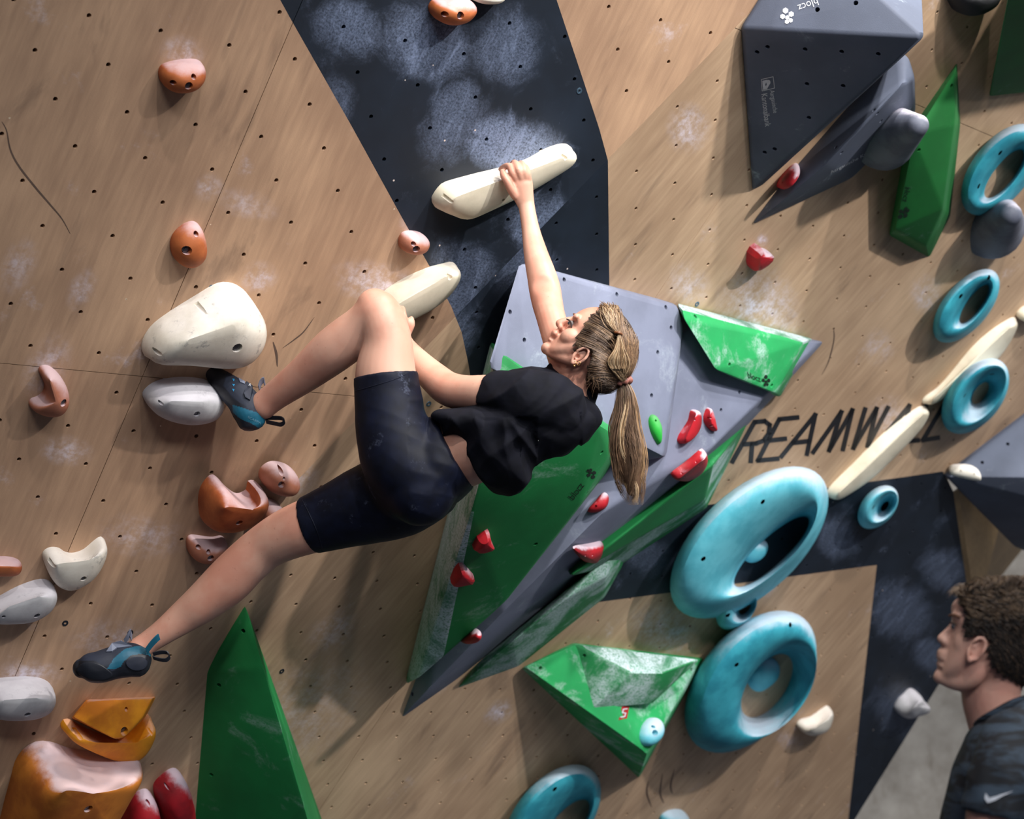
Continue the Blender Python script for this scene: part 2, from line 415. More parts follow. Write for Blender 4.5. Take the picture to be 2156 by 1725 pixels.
def clip(poly, a, b, gap):
    """part of poly left of the line a->b, kept gap away from it"""
    d = (b - a).normalized(); nrm = Vector((-d.y, d.x)); f = lambda q: (q - a).dot(nrm) - gap
    out = []
    for i in range(len(poly)):
        p, q = poly[i], poly[(i + 1) % len(poly)]; fp, fq = f(p), f(q)
        if fp >= 0: out.append(p)
        if fp * fq < 0: out.append(p + (q - p) * (fp / (fp - fq)))
    return out
def area(poly): return abs(sum(poly[i][0] * poly[(i + 1) % len(poly)][1] - poly[(i + 1) % len(poly)][0] * poly[i][1] for i in range(len(poly)))) / 2
def build_wall(name, pl, HOM, poly_px, seams, paint_px, mats, label, R=0.0056, TH=0.018):
    outer = [pl.hit2(x, y) for x, y in poly_px]; paints = [[pl.hit2(x, y) for x, y in q] for q in paint_px]
    polys = [outer]
    for s in seams:
        a, b = pl.hit2(*s[0]), pl.hit2(*s[1]); nx = []
        for q in polys:
            for u, v in ((a, b), (b, a)):
                c = clip(q, u, v, 0.0009)
                if len(c) > 2 and area(c) > 0.002: nx.append(c)
        polys = nx
    holes = []
    for i in range(-30, 45):
        for j in range(-14, 46):
            x, y, z = lattice(HOM, i, j)
            if z > 0.35 and -500 < x < 2700 and -300 < y < 2100: holes.append(pl.hit2(x, y))
    bm = bmesh.new()
    pts = [bm.verts.new((q[0], q[1], -TH - 0.03)) for q in outer]; f = bm.faces.new(pts)
    r = bmesh.ops.extrude_face_region(bm, geom=[f]); bmesh.ops.translate(bm, vec=(0, 0, -0.06), verts=[v for v in r['geom'] if isinstance(v, bmesh.types.BMVert)])
    bmesh.ops.recalc_face_normals(bm, faces=bm.faces)
    root = obj(name, bm, M_BACK, None, False); root.matrix_basis = pl.M; tag(root, label, None, None, 'structure')
    panels = []
    for q in polys:
        V, E = [], []
        def loop(l):
            b = len(V); V.extend(l); E.extend((b + k, b + (k + 1) % len(l)) for k in range(len(l)))
        loop(q)
        hs = []
        for h in holes:
            ring = [Vector((h[0] + R * math.cos(k * math.pi / 4), h[1] + R * math.sin(k * math.pi / 4))) for k in range(8)]
            if inside(h, q) and all(inside(Vector((h[0] + 3 * (x[0] - h[0]), h[1] + 3 * (x[1] - h[1]))), q) for x in ring): hs.append(h); loop(ring)
        for pp in paints:
            c = pp
            for k in range(len(pp)):       # paint outline, only where it crosses this panel
                a, b = pp[k], pp[(k + 1) % len(pp)]
                base = len(V); V.extend((a, b)); E.append((base, base + 1))
        vo, eo, fo, *_ = delaunay_2d_cdt(V, E, [], 0, 1e-6)
        grid = {}
        for h in hs: grid.setdefault((int(h[0] // .1), int(h[1] // .1)), []).append(h)
        bm = bmesh.new(); bv = [None] * len(vo)
        def gv(i):
            if bv[i] is None: bv[i] = bm.verts.new((vo[i][0], vo[i][1], 0))
            return bv[i]
        for fc in fo:
            c = sum((vo[i] for i in fc), Vector((0, 0))) / len(fc)
            if not inside(c, q): continue
            gx, gy = int(c[0] // .1), int(c[1] // .1)
            if any((c - h).length < R * 0.97 for ax in (-1, 0, 1) for ay in (-1, 0, 1) for h in grid.get((gx + ax, gy + ay), ())): continue
            f = bm.faces.new([gv(i) for i in fc]); f.material_index = 1 if any(inside(c, pp) for pp in paints) else 0
        bmesh.ops.recalc_face_normals(bm, faces=bm.faces)
        if bm.faces and sum(f.normal.z for f in bm.faces) < 0: bmesh.ops.reverse_faces(bm, faces=bm.faces)
        ed = [e for e in bm.edges if e.is_boundary]
        r = bmesh.ops.extrude_edge_only(bm, edges=ed)
        bmesh.ops.translate(bm, vec=(0, 0, -TH), verts=[g for g in r['geom'] if isinstance(g, bmesh.types.BMVert)])
        bmesh.ops.recalc_face_normals(bm, faces=bm.faces)
        o = obj('plywood_panel', bm, mats, None, False); o.parent = root; panels.append(o)
    return root, panels
cr = lambda y: 1519 - (y - 88) / 1.0338
crL = -420; crLy = 88 + (1519 - crL) * 1.0338
WA, PANELS_A = build_wall('wall_left', PA, HOM_A, [(cr(-170), -170), (-420, -170), (crL, crLy)],
    [((620, 40), (300, 793)), ((0, 765), (300, 793))], [STRIPE], [M_WOOD_A, M_NAVY_A], 'upper overhanging plywood wall facet with a navy stripe')
BPOLY = [(cr(-170), -170), (crL, crLy), (-420, 1965), (1650, 1965), (1797, 1730), (2049, 1325), (2007, 1035), (1995, 1010), (2480, 640), (2480, -170)]
WB, PANELS_B = build_wall('wall_right', PB, HOM_B, BPOLY,
    [((1577, 326), (1400, 596)), ((1919, 616), (1716, 851)), ((1925, 218), (2110, 296))], [STRIPE, BAND], [M_WOOD_B, M_NAVY_B], 'lower overhanging plywood wall facet with navy band and lettering')
def washer(pl, px, py, panel, mat):
    c = pl.hit(px, py, -0.001); bm = bmesh.new()
    n = 16; rings = []
    for r, h in ((0.0085, 0.0), (0.0078, 0.0025), (0.004, 0.0025), (0.003, 0.0)):
        rings.append([c + (pl.u * math.cos(2 * math.pi * k / n) + pl.v * math.sin(2 * math.pi * k / n)) * r + pl.n * h for k in range(n)])
    skin_rings(bm, rings, False, True); bmesh.ops.recalc_face_normals(bm, faces=bm.faces)
    bm.transform(pl.M.inverted())
    o = obj('washer', bm, mat, None, False); o.parent = WA if pl is PA else WB
M_WASH = plain('blued_washer', (92, 118, 138), 0.4, 0.6); M_WASHD = plain('dark_washer', (38, 42, 50), 0.5, 0.5)
for x, y, m in ((445, 606, M_WASH), (137, 1312, M_WASHD), (1219, 191, M_WASH), (274, 1332, M_WASHD)): washer(PA, x, y, None, m)
for x, y, m in ((593, 1413, M_WASHD), (902, 850, M_WASH), (1467, 640, M_WASH)): washer(PB, x, y, None, m)

# side facet beyond the band, far wall and floor
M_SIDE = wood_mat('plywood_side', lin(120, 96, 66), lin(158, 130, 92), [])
def slab(name, corners, th, mat, label):
    n = (corners[1] - corners[0]).cross(corners[2] - corners[0]).normalized()
    if n.dot(CAM - corners[0]) < 0: n = -n
    bm = bmesh.new(); a = [bm.verts.new(c) for c in corners]; b = [bm.verts.new(c - n * th) for c in corners]; k = len(a)
    bm.faces.new(a); bm.faces.new(b[::-1])
    for i in range(k): bm.faces.new((a[i], b[i], b[(i + 1) % k], a[(i + 1) % k]))
    bmesh.ops.recalc_face_normals(bm, faces=bm.faces)
    return tag(obj(name, bm, mat, None, False), label, None, None, 'structure')
e0, e1 = PB.hit(2007, 1035), PB.hit(2049, 1325)
slab('wall_side', [e0, e1, P(2049, 1325, 7.9) * 0 + P(2010, 1330, 8.9), P(2300, 960, 8.9), P(2150, 930, 7.6)], 0.02, M_SIDE, 'small shaded plywood facet between navy band and grey volume')
t = NT('raw_concrete')
cc = t.mix(t.mapr(t.noise(2.2, 5, 0.65), 0.3, 0.7), lin(122, 114, 104), lin(172, 165, 155))
cc = t.mix(t.math('MULTIPLY', t.mapr(t.noise(6, 4, 0.6, stretch=(1, 1, 0.4)), 0.58, 0.7), 0.5), cc, lin(104, 92, 78)); t.color(cc); t.rough(0.85)
M_CONC = t.m
slab('wall_back', [Vector((-9, 11.0, 0)), Vector((9, 10.4, 0)), Vector((9, 10.4, 8)), Vector((-9, 11.0, 8))], 0.2, M_CONC, 'pale grey concrete wall far behind the climbing wall')
t = NT('mat_vinyl'); t.color(t.mix(t.mapr(t.noise(3, 3), .3, .7), lin(52, 56, 66), lin(66, 70, 80))); t.rough(0.55)
slab('floor', [Vector((-9, -5, 0)), Vector((9, -5, 0)), Vector((9, 12, 0)), Vector((-9, 12, 0))], 0.3, t.m, 'dark grey padded landing mat floor')

# ------------------------------------------------------------------ painted lettering and printed marks
M_LETTER = plain('black_letter_paint', (22, 22, 28), 0.55); M_WHITEPRINT = plain('white_print', (205, 208, 215), 0.6); M_DARKPRINT = plain('dark_print', (8, 34, 18), 0.6)
M_REDTAG = plain('red_tag', (175, 24, 32), 0.5)
def strokes_px(lines, width):
    """polylines (px) -> list of quads (px)"""
    out = []
    for L in lines:
        for a, b in zip(L, L[1:]):
            d = Vector((b[0] - a[0], b[1] - a[1])); n = Vector((-d.y, d.x)).normalized() * width / 2; e = d.normalized() * width * 0.35
            out.append([(a[0] - e.x + n.x, a[1] - e.y + n.y), (b[0] + e.x + n.x, b[1] + e.y + n.y), (b[0] + e.x - n.x, b[1] + e.y - n.y), (a[0] - e.x - n.x, a[1] - e.y - n.y)])
    return out
def print_px(name, polys, tree, mat, parent, lift=0.0012):
    """flat print laid on a surface"""
    bm = bmesh.new()
    for q in polys:
        vs = []
        for x, y in q:
            loc, n = cast(tree, x, y)
            if loc is None: vs = None; break
            vs.append(bm.verts.new(loc + n * lift))
        if vs and len(vs) > 2: bm.faces.new(vs)
    if not bm.faces: bm.free(); return None
    for v in [v for v in bm.verts if not v.link_faces]: bm.verts.remove(v)
    return obj(name, bm, mat, parent, False)
_txt = {}
def text_polys(body, o, xv, yv):
    """text polygons in px: o = baseline start, xv / yv = px of one text-height along and above the baseline"""
    if body not in _txt:
        c = bpy.data.curves.new('t', 'FONT'); c.body = body; c.resolution_u = 3; ob = bpy.data.objects.new('t', c); COL.objects.link(ob)
        me = evaluated(ob); _txt[body] = ([tuple(v.co) for v in me.vertices], [tuple(p.vertices) for p in me.polygons])
        bpy.data.objects.remove(ob); bpy.data.meshes.remove(me)
    V, Fc = _txt[body]
    px = [(o[0] + x * xv[0] + y * yv[0], o[1] + x * xv[1] + y * yv[1]) for x, y, z in V]
    return [[px[i] for i in f] for f in Fc]
def hexes(c, xv, yv, spots, n=6):
    return [[(c[0] + (sx + r * math.cos(a)) * xv[0] + (sy + r * math.sin(a)) * yv[0], c[1] + (sx + r * math.cos(a)) * xv[1] + (sy + r * math.sin(a)) * yv[1]) for a in [2 * math.pi * k / n + 0.5 for k in range(n)]] for sx, sy, r in spots]
FLOWER = [(0, 0, .42), (-.33, 1.2, .55), (.67, .58, .52), (-.83, .17, .48), (-.08, -.75, .42), (.58, -.5, .42)]
DW = [[(1542, 973), (1589, 889), (1610, 887), (1621, 895), (1619, 912), (1608, 928), (1592, 934), (1566, 936)], [(1584, 935), (1581, 972)],
      [(1680, 879), (1641, 883), (1596, 970), (1638, 966)], [(1618, 928), (1654, 924)],
      [(1645, 962), (1717, 873), (1699, 957)], [(1670, 933), (1702, 929)],
      [(1712, 953), (1772, 867), (1746, 949), (1795, 863), (1775, 947)],
      [(1822, 861), (1797, 944), (1846, 860), (1827, 940), (1870, 858)],
      [(1846, 938), (1915, 854), (1898, 933)], [(1870, 908), (1902, 904)],
      [(1951, 852), (1904, 930), (1934, 927)], [(1989, 850), (1943, 927), (1976, 922)]]
bm = bmesh.new()
for q in strokes_px(DW, 9.5): bm.faces.new([bm.verts.new(PB.hit(x, y, 0.0012)) for x, y in q])
bm.transform(PB.M.inverted()); o = obj('painted_lettering', bm, M_LETTER, None, False); o.parent = WB

M_SCUFF = plain('rubber_scuff', (98, 78, 66), 0.7); M_WORN = plain('worn_edge', (176, 160, 148), 0.7)
def scuff(pl, root, pts, w_, mat, name='scuff_mark'):
    S = catmull([tuple(map(float, q)) for q in pts], 6) if len(pts) > 2 else pts; bm = bmesh.new(); L = []
    for i, (x, y) in enumerate(S):
        a, b = S[max(i - 1, 0)], S[min(i + 1, len(S) - 1)]; d = Vector((b[0] - a[0], b[1] - a[1])).normalized(); k = w_ * (0.25 + math.sin(math.pi * i / (len(S) - 1))) * 0.5
        L.append((bm.verts.new(pl.hit(x - d.y * k, y + d.x * k, .0006)), bm.verts.new(pl.hit(x + d.y * k, y - d.x * k, .0006))))
    for (a, b), (c, d) in zip(L, L[1:]): bm.faces.new((a, b, d, c))
    bm.transform(pl.M.inverted()); o = obj(name, bm, mat, None, False); o.parent = root
scuff(PA, WA, [(4, 256), (14, 275), (22, 315), (40, 350), (75, 395), (105, 430), (130, 460), (148, 492)], 3.2, M_SCUFF)
scuff(PA, WA, [(575, 720), (582, 745), (584, 772)], 4, M_SCUFF)
scuff(PA, WA, [(595, 733), (620, 715), (640, 698), (662, 668)], 2.2, M_SCUFF)
scuff(PB, WB, [(1365, 1645), (1362, 1670), (1372, 1700)], 3, M_SCUFF); scuff(PB, WB, [(1395, 1630), (1390, 1670), (1398, 1692)], 3, M_SCUFF); scuff(PB, WB, [(1420, 1620), (1412, 1655), (1416, 1672)], 3, M_SCUFF)
scuff(PB, WB, [(1755, 690), (1756, 715), (1745, 760), (1730, 790)], 2, M_SCUFF)
# ------------------------------------------------------------------ big volumes
M_GREY = vol_mat('grey_volume_grit', (126, 132, 153), 0.3, 0.55, 0.75)
M_DGREY = vol_mat('slate_volume_grit', (82, 89, 106), 0.35, 0.6, 0.75, 9)
M_GREEN = vol_mat('green_volume_grit', (14, 128, 62), 0.30, 0.56, 0.75)
M_GREENL = vol_mat('light_green_grit', (34, 168, 92), 0.62, 0.48, 0.66)
M_GREENC = vol_mat('chalky_green_grit', (22, 132, 70), 0.75, 0.42, 0.62, 5)
M_GREEND = vol_mat('deep_green_grit', (10, 104, 40), 0.2, 0.6, 0.75)
VOL = {}
def on3(pl, a, b, c, px, py):
    A_, B_, C_ = (pl.hit(*q) for q in (a, b, c)); q = Plane(A_, (B_ - A_).cross(C_ - A_)); return (px, py, (q.hit(px, py) - pl.o).dot(pl.n))
def volume(key, pts, mat, label, cat='volume', pl=PB, bev=0.01, holes=()):
    o = hull('climbing_volume', HV(pl, pts), mat, None, bev); tag(o, label, cat)
    if holes: drill(o, holes, 0.0065, 0.03)
    VOL[key] = o; return o
volume('G1', [(1108, 560, -.01), (1425, 640, -.01), (1075, 800, -.01), (1260, 990, -.01), (1420, 960, -.01), (1093, 550, .04), (1426, 645, .06)] + [on3(PB, (1100, 556, .04), (1426, 648, .06), (1396, 962, .30), *q) for q in ((1438, 688), (1396, 962), (1290, 818), (1150, 800), (1026, 772))], M_GREY,
       'large pale grey volume behind the climber\'s raised arm', bev=0.014, holes=[(1188, 589), (1299, 620), (1074, 657), (1104, 716), (1385, 742), (1372, 833), (1402, 647), (1413, 690)])
volume('G2', [(836, 1522, -.01), (1737, 719, -.01), (1440, 660, -.01), (1030, 1000, -.01), (1580, 890, -.01), (1300, 1160, -.01), (960, 1435, -.01), (1455, 690, .07), (1725, 722, .03), (1493, 950, .22), (1270, 1080, .26), (1060, 1290, .18), (900, 1455, .06), (1380, 1000, .24)], M_GREY,
       'long grey volume with red footholds running down to a point', bev=0.01, holes=[(1557, 826), (1518, 864), (868, 1462)])
volume('GL', [(1033, 718, .0), (850, 1446, .0), (1312, 905, .1), (1302, 965, .1), (1150, 790, .0), (1045, 735, .16), (1010, 1010, .34), (990, 1080, .33), (925, 1390, .16), (1262, 893, .42), (1288, 912, .38), (1282, 960, .38), (1222, 1062, .38), (1062, 1270, .27), (880, 1430, .1)], M_GREEN,
       'tall green volume below the climber with two red footholds', bev=0.012, holes=[(1267, 953), (1128, 1146), (1236, 1038)])
volume('GS1', [(1578, 884, -.01), (1488, 1072, -.01), (1312, 1188, -.01), (1180, 1180, -.01), (1450, 900, -.01), (1572, 892, .03), (1500, 980, .19), (1484, 1052, .1), (1330, 1150, .13), (1200, 1215, .2), (1250, 1180, .12)], M_GREEN,
       'narrow dark green wedge under the grey volume beside the black lettering', bev=0.01)
volume('GS2', [(1330, 1150, -.01), (1310, 1195, -.01), (1272, 1262, -.01), (1090, 1408, -.01), (955, 1456, -.01), (1000, 1400, -.01), (1285, 1165, .11), (1275, 1215, .13), (1190, 1262, .15), (1080, 1350, .13), (1020, 1400, .07)], M_GREENC,
       'chalk covered green wedge along the pointed end of the long grey volume', bev=0.01)
volume('UG', [(1423, 637, .0), (1713, 713, .0), (1642, 838, .02), (1505, 770, .02), (1436, 652, .09), (1692, 720, .10), (1634, 829, .15), (1506, 778, .17), (1440, 672, .12)], M_GREENL,
       'light green chalked volume at the top right of the grey one', bev=0.012, holes=[(1464, 666), (1536, 768), (1625, 812)])
volume('GP', [(1096, 1408, -.01), (1207, 1353, -.01), (1484, 1386, -.01), (1345, 1640, -.01), (1104, 1404, .03), (1210, 1358, .03), (1476, 1388, .03), (1363, 1588, .26)], M_GREENL,
       'bright green pyramid volume with a red number tag', bev=0.008, holes=[(1138, 1407), (1456, 1410)])
volume('GV', [(514, 1272, -.01), (428, 1412, -.01), (402, 1730, -.01), (385, 1935, -.01), (680, 1730, -.01), (745, 1935, -.01), (519, 1282, .02), (556, 1408, .12), (642, 1700, .27), (705, 1935, .34)], M_GREEN,
       'tall dark green volume under the climber\'s lower leg', bev=0.012, holes=[(512, 1329), (461, 1443), (445, 1632)])
volume('D1', [(1559, 55, -.01), (1583, 402, -.01), (1600, 395, -.01), (1690, -150, -.01), (1935, -160, -.01), (1880, 112, -.01), (1563, 58, .015), (1586, 397, .012), (1946, 78, .40)], M_DGREY,
       'dark slate volume with white printed logos at the top', bev=0.012, holes=[(1802, 6), (1721, 20), (1616, 99), (1594, 110), (1695, 104), (1772, 109), (1849, 114), (1699, 177), (1775, 181), (1703, 248), (1631, 314), (1610, 321)])
volume('D2', [(1573, 480, -.01), (1650, 375, -.01), (1890, 100, -.01), (1926, 160, -.01), (1928, 246, -.01), (1800, 375, -.01), (1913, 120, .05), (1898, 180, .17), (1924, 165, .12), (1740, 345, .13), (1640, 430, .06)], M_DGREY,
       'dark slate fin volume carrying a red foothold and a grey cone', bev=0.012, holes=[(1855, 255), (1840, 232), (1760, 310)])
volume('GR', [(2016, 128, -.01), (2023, 262, -.01), (2002, 455, -.01), (1957, 546, -.01), (1870, 497, -.01), (1908, 285, -.01), (2010, 150, .05), (2010, 262, .10), (1985, 440, .12), (1950, 520, .06), (1884, 484, .06), (1925, 285, .10)], M_GREEND,
       'kite shaped green volume right of the slate volumes', bev=0.008, holes=[(2004, 181), (1935, 316)])
volume('BR', [(2150, -70, -.01), (2083, 203, -.01), (2380, 170, -.01), (2380, -70, -.01), (2082, 202, .02), (2134, -70, .42), (2380, -70, .42)], M_GREEND,
       'dark green volume cut off by the top right corner', bev=0.008)
volume('RG', [(1984, 998, -.01), (2480, 620, -.01), (2135, 1152, -.01), (2480, 1300, -.01), (1996, 1004, .03), (2480, 1128, .5), (2480, 1010, .5)], M_DGREY,
       'slate grey volume at the right edge with a white foothold', bev=0.01, holes=[(2043, 955), (2068, 974), (2122, 935)])
def regloss(key, region, mat):
    o = VOL[key]; o.data.materials.append(mat); k = len(o.data.materials) - 1
    for f in o.data.polygons:
        d = f.center - CAM; z = d.y * CP + d.z * SP
        if f.normal.dot(d) < 0 and inside((CX + d.x / z * F, CY + (d.y * SP - d.z * CP) / z * F), region): f.material_index = k
M_GREENW = vol_mat('white_rubbed_green', (40, 132, 84), 0.95, 0.3, 0.55, 6)
regloss('GL', [(1000, 1000), (1004, 1080), (940, 1392), (870, 1440), (840, 1450), (940, 1020), (1000, 700), (1040, 720)], M_GREENW)
regloss('UG', [(1400, 610), (1730, 690), (1722, 726), (1690, 721), (1436, 654), (1415, 640)], M_GREENW)
regloss('GS1', [(1600, 870), (1590, 900), (1500, 1080), (1310, 1195), (1300, 1178), (1480, 1058), (1505, 985)], M_GREENC)
def surf(key, px, py, vdir=None):
    o = VOL[key]; tr = world_tree(o); loc, n = cast(tr, px, py)
    if loc is None:                       # nearest point of the volume instead
        q = PB.hit(px, py, 0.1); loc, n, _, _ = tr.find_nearest(q); print('surf fallback', key, px, py)
    return Plane(loc, n, vdir if vdir is not None else Vector((0, 0, -1)))
sp = surf('GP', 1300, 1520)
volume('LT', [(1207, 1355, -.004), (1474, 1389, -.004), (1374, 1482, -.004), (1246, 1494, -.004), (1330, 1418, .07), (1394, 1419, .07)], M_GREENC,
       'small chalk whitened wedge on the bright green pyramid', pl=sp, bev=0.005, holes=[(1230, 1381)])

# printed marks on the volumes
def logo(key, o, xv, yv, fl, fx, fy, mat, name='printed_logo', body='blocz'):
    tr = world_tree(VOL[key])
    print_px('printed_lettering', text_polys(body, o, xv, yv), tr, mat, VOL[key]); print_px(name, hexes(fl, fx, fy, FLOWER), tr, mat, VOL[key])
logo('D1', (1721, -4), (-20, 7.2), (7, 21), (1658, 37), (12, 0), (0, -12), M_WHITEPRINT)
tr = world_tree(VOL['D1'])
print_px('printed_lettering', text_polys('Aargauische', (1621, 190), (1.6, 9.9), (14, -2.2)), tr, M_WHITEPRINT, VOL['D1'])
print_px('printed_lettering', text_polys('Kantonalbank', (1603, 197), (1.5, 12.6), (18, -2.8)), tr, M_WHITEPRINT, VOL['D1'])
bx = [(1603, 167), (1628, 161), (1631, 185), (1605, 191)]
fr = strokes_px([bx + [bx[0]]], 1.2)
print_px('printed_emblem', fr + [[(1605, 170), (1616, 167), (1611, 178), (1616, 187), (1607, 189)]] + [[(1618 + 4.5 * math.cos(a) * 1.0, 173 + 5.5 * math.sin(a)) for a in [2 * math.pi * k / 10 for k in range(10)]], [(1615, 177), (1620, 178), (1615, 187), (1611, 184)]], tr, M_WHITEPRINT, VOL['D1'])
logo('GR', (1906, 392), (-3, 15), (17, 3), (1904, 446), (8, 3), (-5, 9), M_DARKPRINT)
logo('UG', (1574, 795), (13, 4.6), (-3, -19), (1612, 804), (7, 2.5), (2, -8), M_DARKPRINT)
logo('GL', (1206, 1054), (11.5, -15), (-16, -12), (1243, 995), (6, -5), (6, 6), M_DARKPRINT)
regloss('LT', [(1207, 1350), (1490, 1380), (1394, 1418), (1330, 1417)], M_GREENW)
tr = world_tree(VOL['GP'])
print_px('number_tag', [[(1309, 1487), (1324, 1487), (1319, 1513), (1302, 1516)]], tr, M_REDTAG, VOL['GP'], 0.002)
print_px('printed_number', strokes_px([[(1319, 1493), (1311, 1494), (1309, 1501), (1316, 1502), (1314, 1509), (1306, 1510)]], 2.4), tr, M_WHITEPRINT, VOL['GP'], 0.003)
tr = world_tree(VOL['D2'])
print_px('printed_line', text_polys('Aargauische Kantonalbank', (1748, 366), (12.2, -6.4), (-1.5, -8)), tr, M_WHITEPRINT, VOL['D2'])
# ------------------------------------------------------------------ climbing holds
M_OR = hold_mat('orange_resin', (186, 102, 52), (146, 68, 28), 0.5, 0.3, 1.0)
M_ORL = hold_mat('orange_pink_resin', (180, 116, 90), (156, 88, 60), 0.5, 0.05, 0.95)
M_YO = hold_mat('amber_resin', (240, 156, 22), (206, 118, 14), 0.35, 0.55, 1.1)
M_YO2 = hold_mat('burnt_amber_resin', (198, 118, 36), (160, 86, 22), 0.62, 0.35, 0.95)
M_WH = hold_mat('white_resin', (232, 226, 212), (208, 200, 184), 0.2, speck=0.55)
M_WHG = hold_mat('pale_grey_resin', (206, 205, 206), (176, 174, 176), 0.35, speck=0.35)
M_CR = hold_mat('cream_resin', (232, 222, 198), (212, 202, 178), 0.25, 0.3, 1.0)
M_TEAL = hold_mat('teal_resin', (56, 166, 184), (34, 134, 154), 0.55, 0.1, 0.95)
M_TEALL = hold_mat('light_teal_resin', (104, 196, 212), (78, 172, 190), 0.6, 0.0, 0.9)
M_RED = hold_mat('red_resin', (186, 18, 34), (132, 8, 20), 0.75, 0.45, 0.9)
M_SLATE = hold_mat('slate_resin', (104, 108, 120), (76, 80, 94), 0.5, 0.4, 1.0)
M_GRN = hold_mat('green_resin', (40, 176, 60), (20, 140, 40), 0.1)
M_BLK = hold_mat('black_resin', (26, 26, 30), (16, 16, 20), 0.1)
def hold(label, pl, outline, H, mat, group=None, axis=None, holes=(), bolts=(0,), r=0.006, depth=0.028, **kw):
    o = blob('climbing_hold', pl, outline, H, mat, axis, **kw); tag(o, label, 'climbing hold', group)
    if holes: drill(o, holes, r, depth, pl.n, bolts)
    return o
GO, GW, GT, GRD = 'orange holds on the wall', 'white holds on the wall', 'teal ring holds', 'red footholds'
hold('orange rounded hold alone near the top left, casting a long shadow', PA, [(338, 152), (346, 140), (370, 132), (405, 128), (425, 131), (431, 145), (428, 165), (410, 185), (385, 193), (360, 192), (345, 180), (338, 166)], .075, M_OR, GO, holes=[(398, 181, .009), (365, 174), (408, 162)])
hold('orange teardrop hold with two bolt holes above the big white hold', PA, [(412, 469), (425, 481), (433, 510), (433, 535), (420, 555), (400, 564), (380, 558), (365, 540), (361, 515), (370, 493), (390, 475)], .06, M_OR, GO, holes=[(394, 528, .011), (413, 493)])
hold('small orange pink hold at the edge of the navy stripe', PA, [(843, 505), (852, 492), (870, 489), (890, 493), (902, 505), (899, 520), (888, 530), (870, 534), (852, 530), (843, 520)], .055, M_ORL, GO, holes=[(877, 525, .009), (871, 514)])
hold('large white teardrop hold above the climber\'s raised foot', PA, [(305, 739), (325, 700), (367, 667), (422, 632), (464, 607), (494, 604), (519, 615), (539, 641), (558, 674), (561, 700), (552, 732), (529, 761), (500, 774), (455, 774), (390, 765), (318, 763)], .13, M_WH, GW, axis=[(400, 715), (485, 690)], holes=[(500, 733, .013), (333, 743), (422, 648)], p=2.0)
hold('pale grey egg shaped hold under the climber\'s raised foot', PA, [(306, 843), (315, 825), (340, 810), (380, 803), (420, 804), (450, 812), (468, 830), (471, 850), (462, 872), (440, 886), (400, 892), (360, 886), (325, 870)], .1, M_WHG, GW, axis=[(360, 845), (420, 848)], holes=[(415, 872, .008), (340, 850, .004)])
hold('small orange three-hole hold above the lower thigh', PB, [(550, 1005), (557, 990), (575, 979), (597, 980), (618, 990), (628, 1008), (627, 1025), (615, 1038), (590, 1040), (565, 1032), (553, 1018)], .06, M_ORL, GO, holes=[(593, 1021, .009), (592, 994, .007), (598, 1008, .004)])
hold('flat orange pink hold beside the climber\'s lower knee', PA, [(395, 1140), (405, 1131), (425, 1133), (450, 1136), (470, 1133), (479, 1142), (476, 1160), (462, 1175), (440, 1183), (420, 1183), (405, 1175), (396, 1160)], .06, M_ORL, GO, holes=[(444, 1176, .009), (418, 1153), (439, 1163)])
hold('orange hold mostly hidden behind the climber\'s lower thigh', PB, [(545, 1078), (562, 1056), (588, 1062), (602, 1090), (588, 1122), (556, 1118)], .06, M_ORL, GO)
hold('small orange hold cut off at the left edge', PA, [(-25, 1180), (10, 1176), (35, 1180), (47, 1190), (40, 1207), (20, 1212), (-25, 1208)], .045, M_OR, GO, axis=[(-5, 1192), (20, 1193)])
hold('white boomerang shaped hold at the lower left', PA, [(93, 1175), (107, 1161), (127, 1161), (143, 1171), (162, 1172), (182, 1164), (201, 1148), (218, 1137), (226, 1148), (221, 1174), (201, 1210), (175, 1232), (146, 1244), (120, 1234), (104, 1210)], .075, M_WH, GW, axis=[(122, 1188), (188, 1178)], holes=[(176, 1219, .008), (111, 1190)])
hold('pale egg shaped hold at the left edge below the white boomerang', PA, [(-35, 1290), (0, 1268), (42, 1245), (81, 1231), (104, 1230), (119, 1242), (117, 1265), (101, 1287), (65, 1307), (19, 1310), (-25, 1308)], .09, M_WHG, GW, axis=[(20, 1275), (80, 1256)], holes=[(78, 1297, .008), (8, 1299, .005)])
hold('pale oval hold at the left edge under the dangling shoe', PA, [(-40, 1475), (-25, 1448), (0, 1440), (58, 1436), (94, 1440), (114, 1453), (117, 1469), (107, 1492), (75, 1508), (32, 1513), (0, 1511), (-30, 1500)], .1, M_WHG, GW, axis=[(10, 1474), (75, 1470)], holes=[(58, 1505, .008)])
hold('large amber hold with chalked saddle at the bottom left corner', PB, [(15, 1745), (30, 1690), (50, 1630), (75, 1600), (105, 1587), (130, 1590), (165, 1602), (200, 1606), (240, 1600), (280, 1588), (298, 1591), (295, 1612), (275, 1640), (248, 1690), (228, 1725), (205, 1780), (60, 1800), (10, 1780)], .2, M_YO2, GO, axis=[(130, 1660), (190, 1670)], holes=[(186, 1704, .012)], p=2.2)
hold('red hold partly out of frame, left one of the touching pair', PB, [(258, 1745), (272, 1705), (288, 1684), (308, 1672), (322, 1675), (330, 1700), (334, 1745), (318, 1785), (272, 1785)], .1, M_RED, GRD, holes=[(312, 1692, .005)], bolts=())
hold('red hold with a chalked face, right one of the touching pair', PB, [(331, 1665), (350, 1642), (370, 1629), (384, 1632), (395, 1655), (402, 1688), (401, 1722), (385, 1760), (352, 1760), (336, 1705)], .11, M_RED, GRD, holes=[(353, 1658, .004)], bolts=())
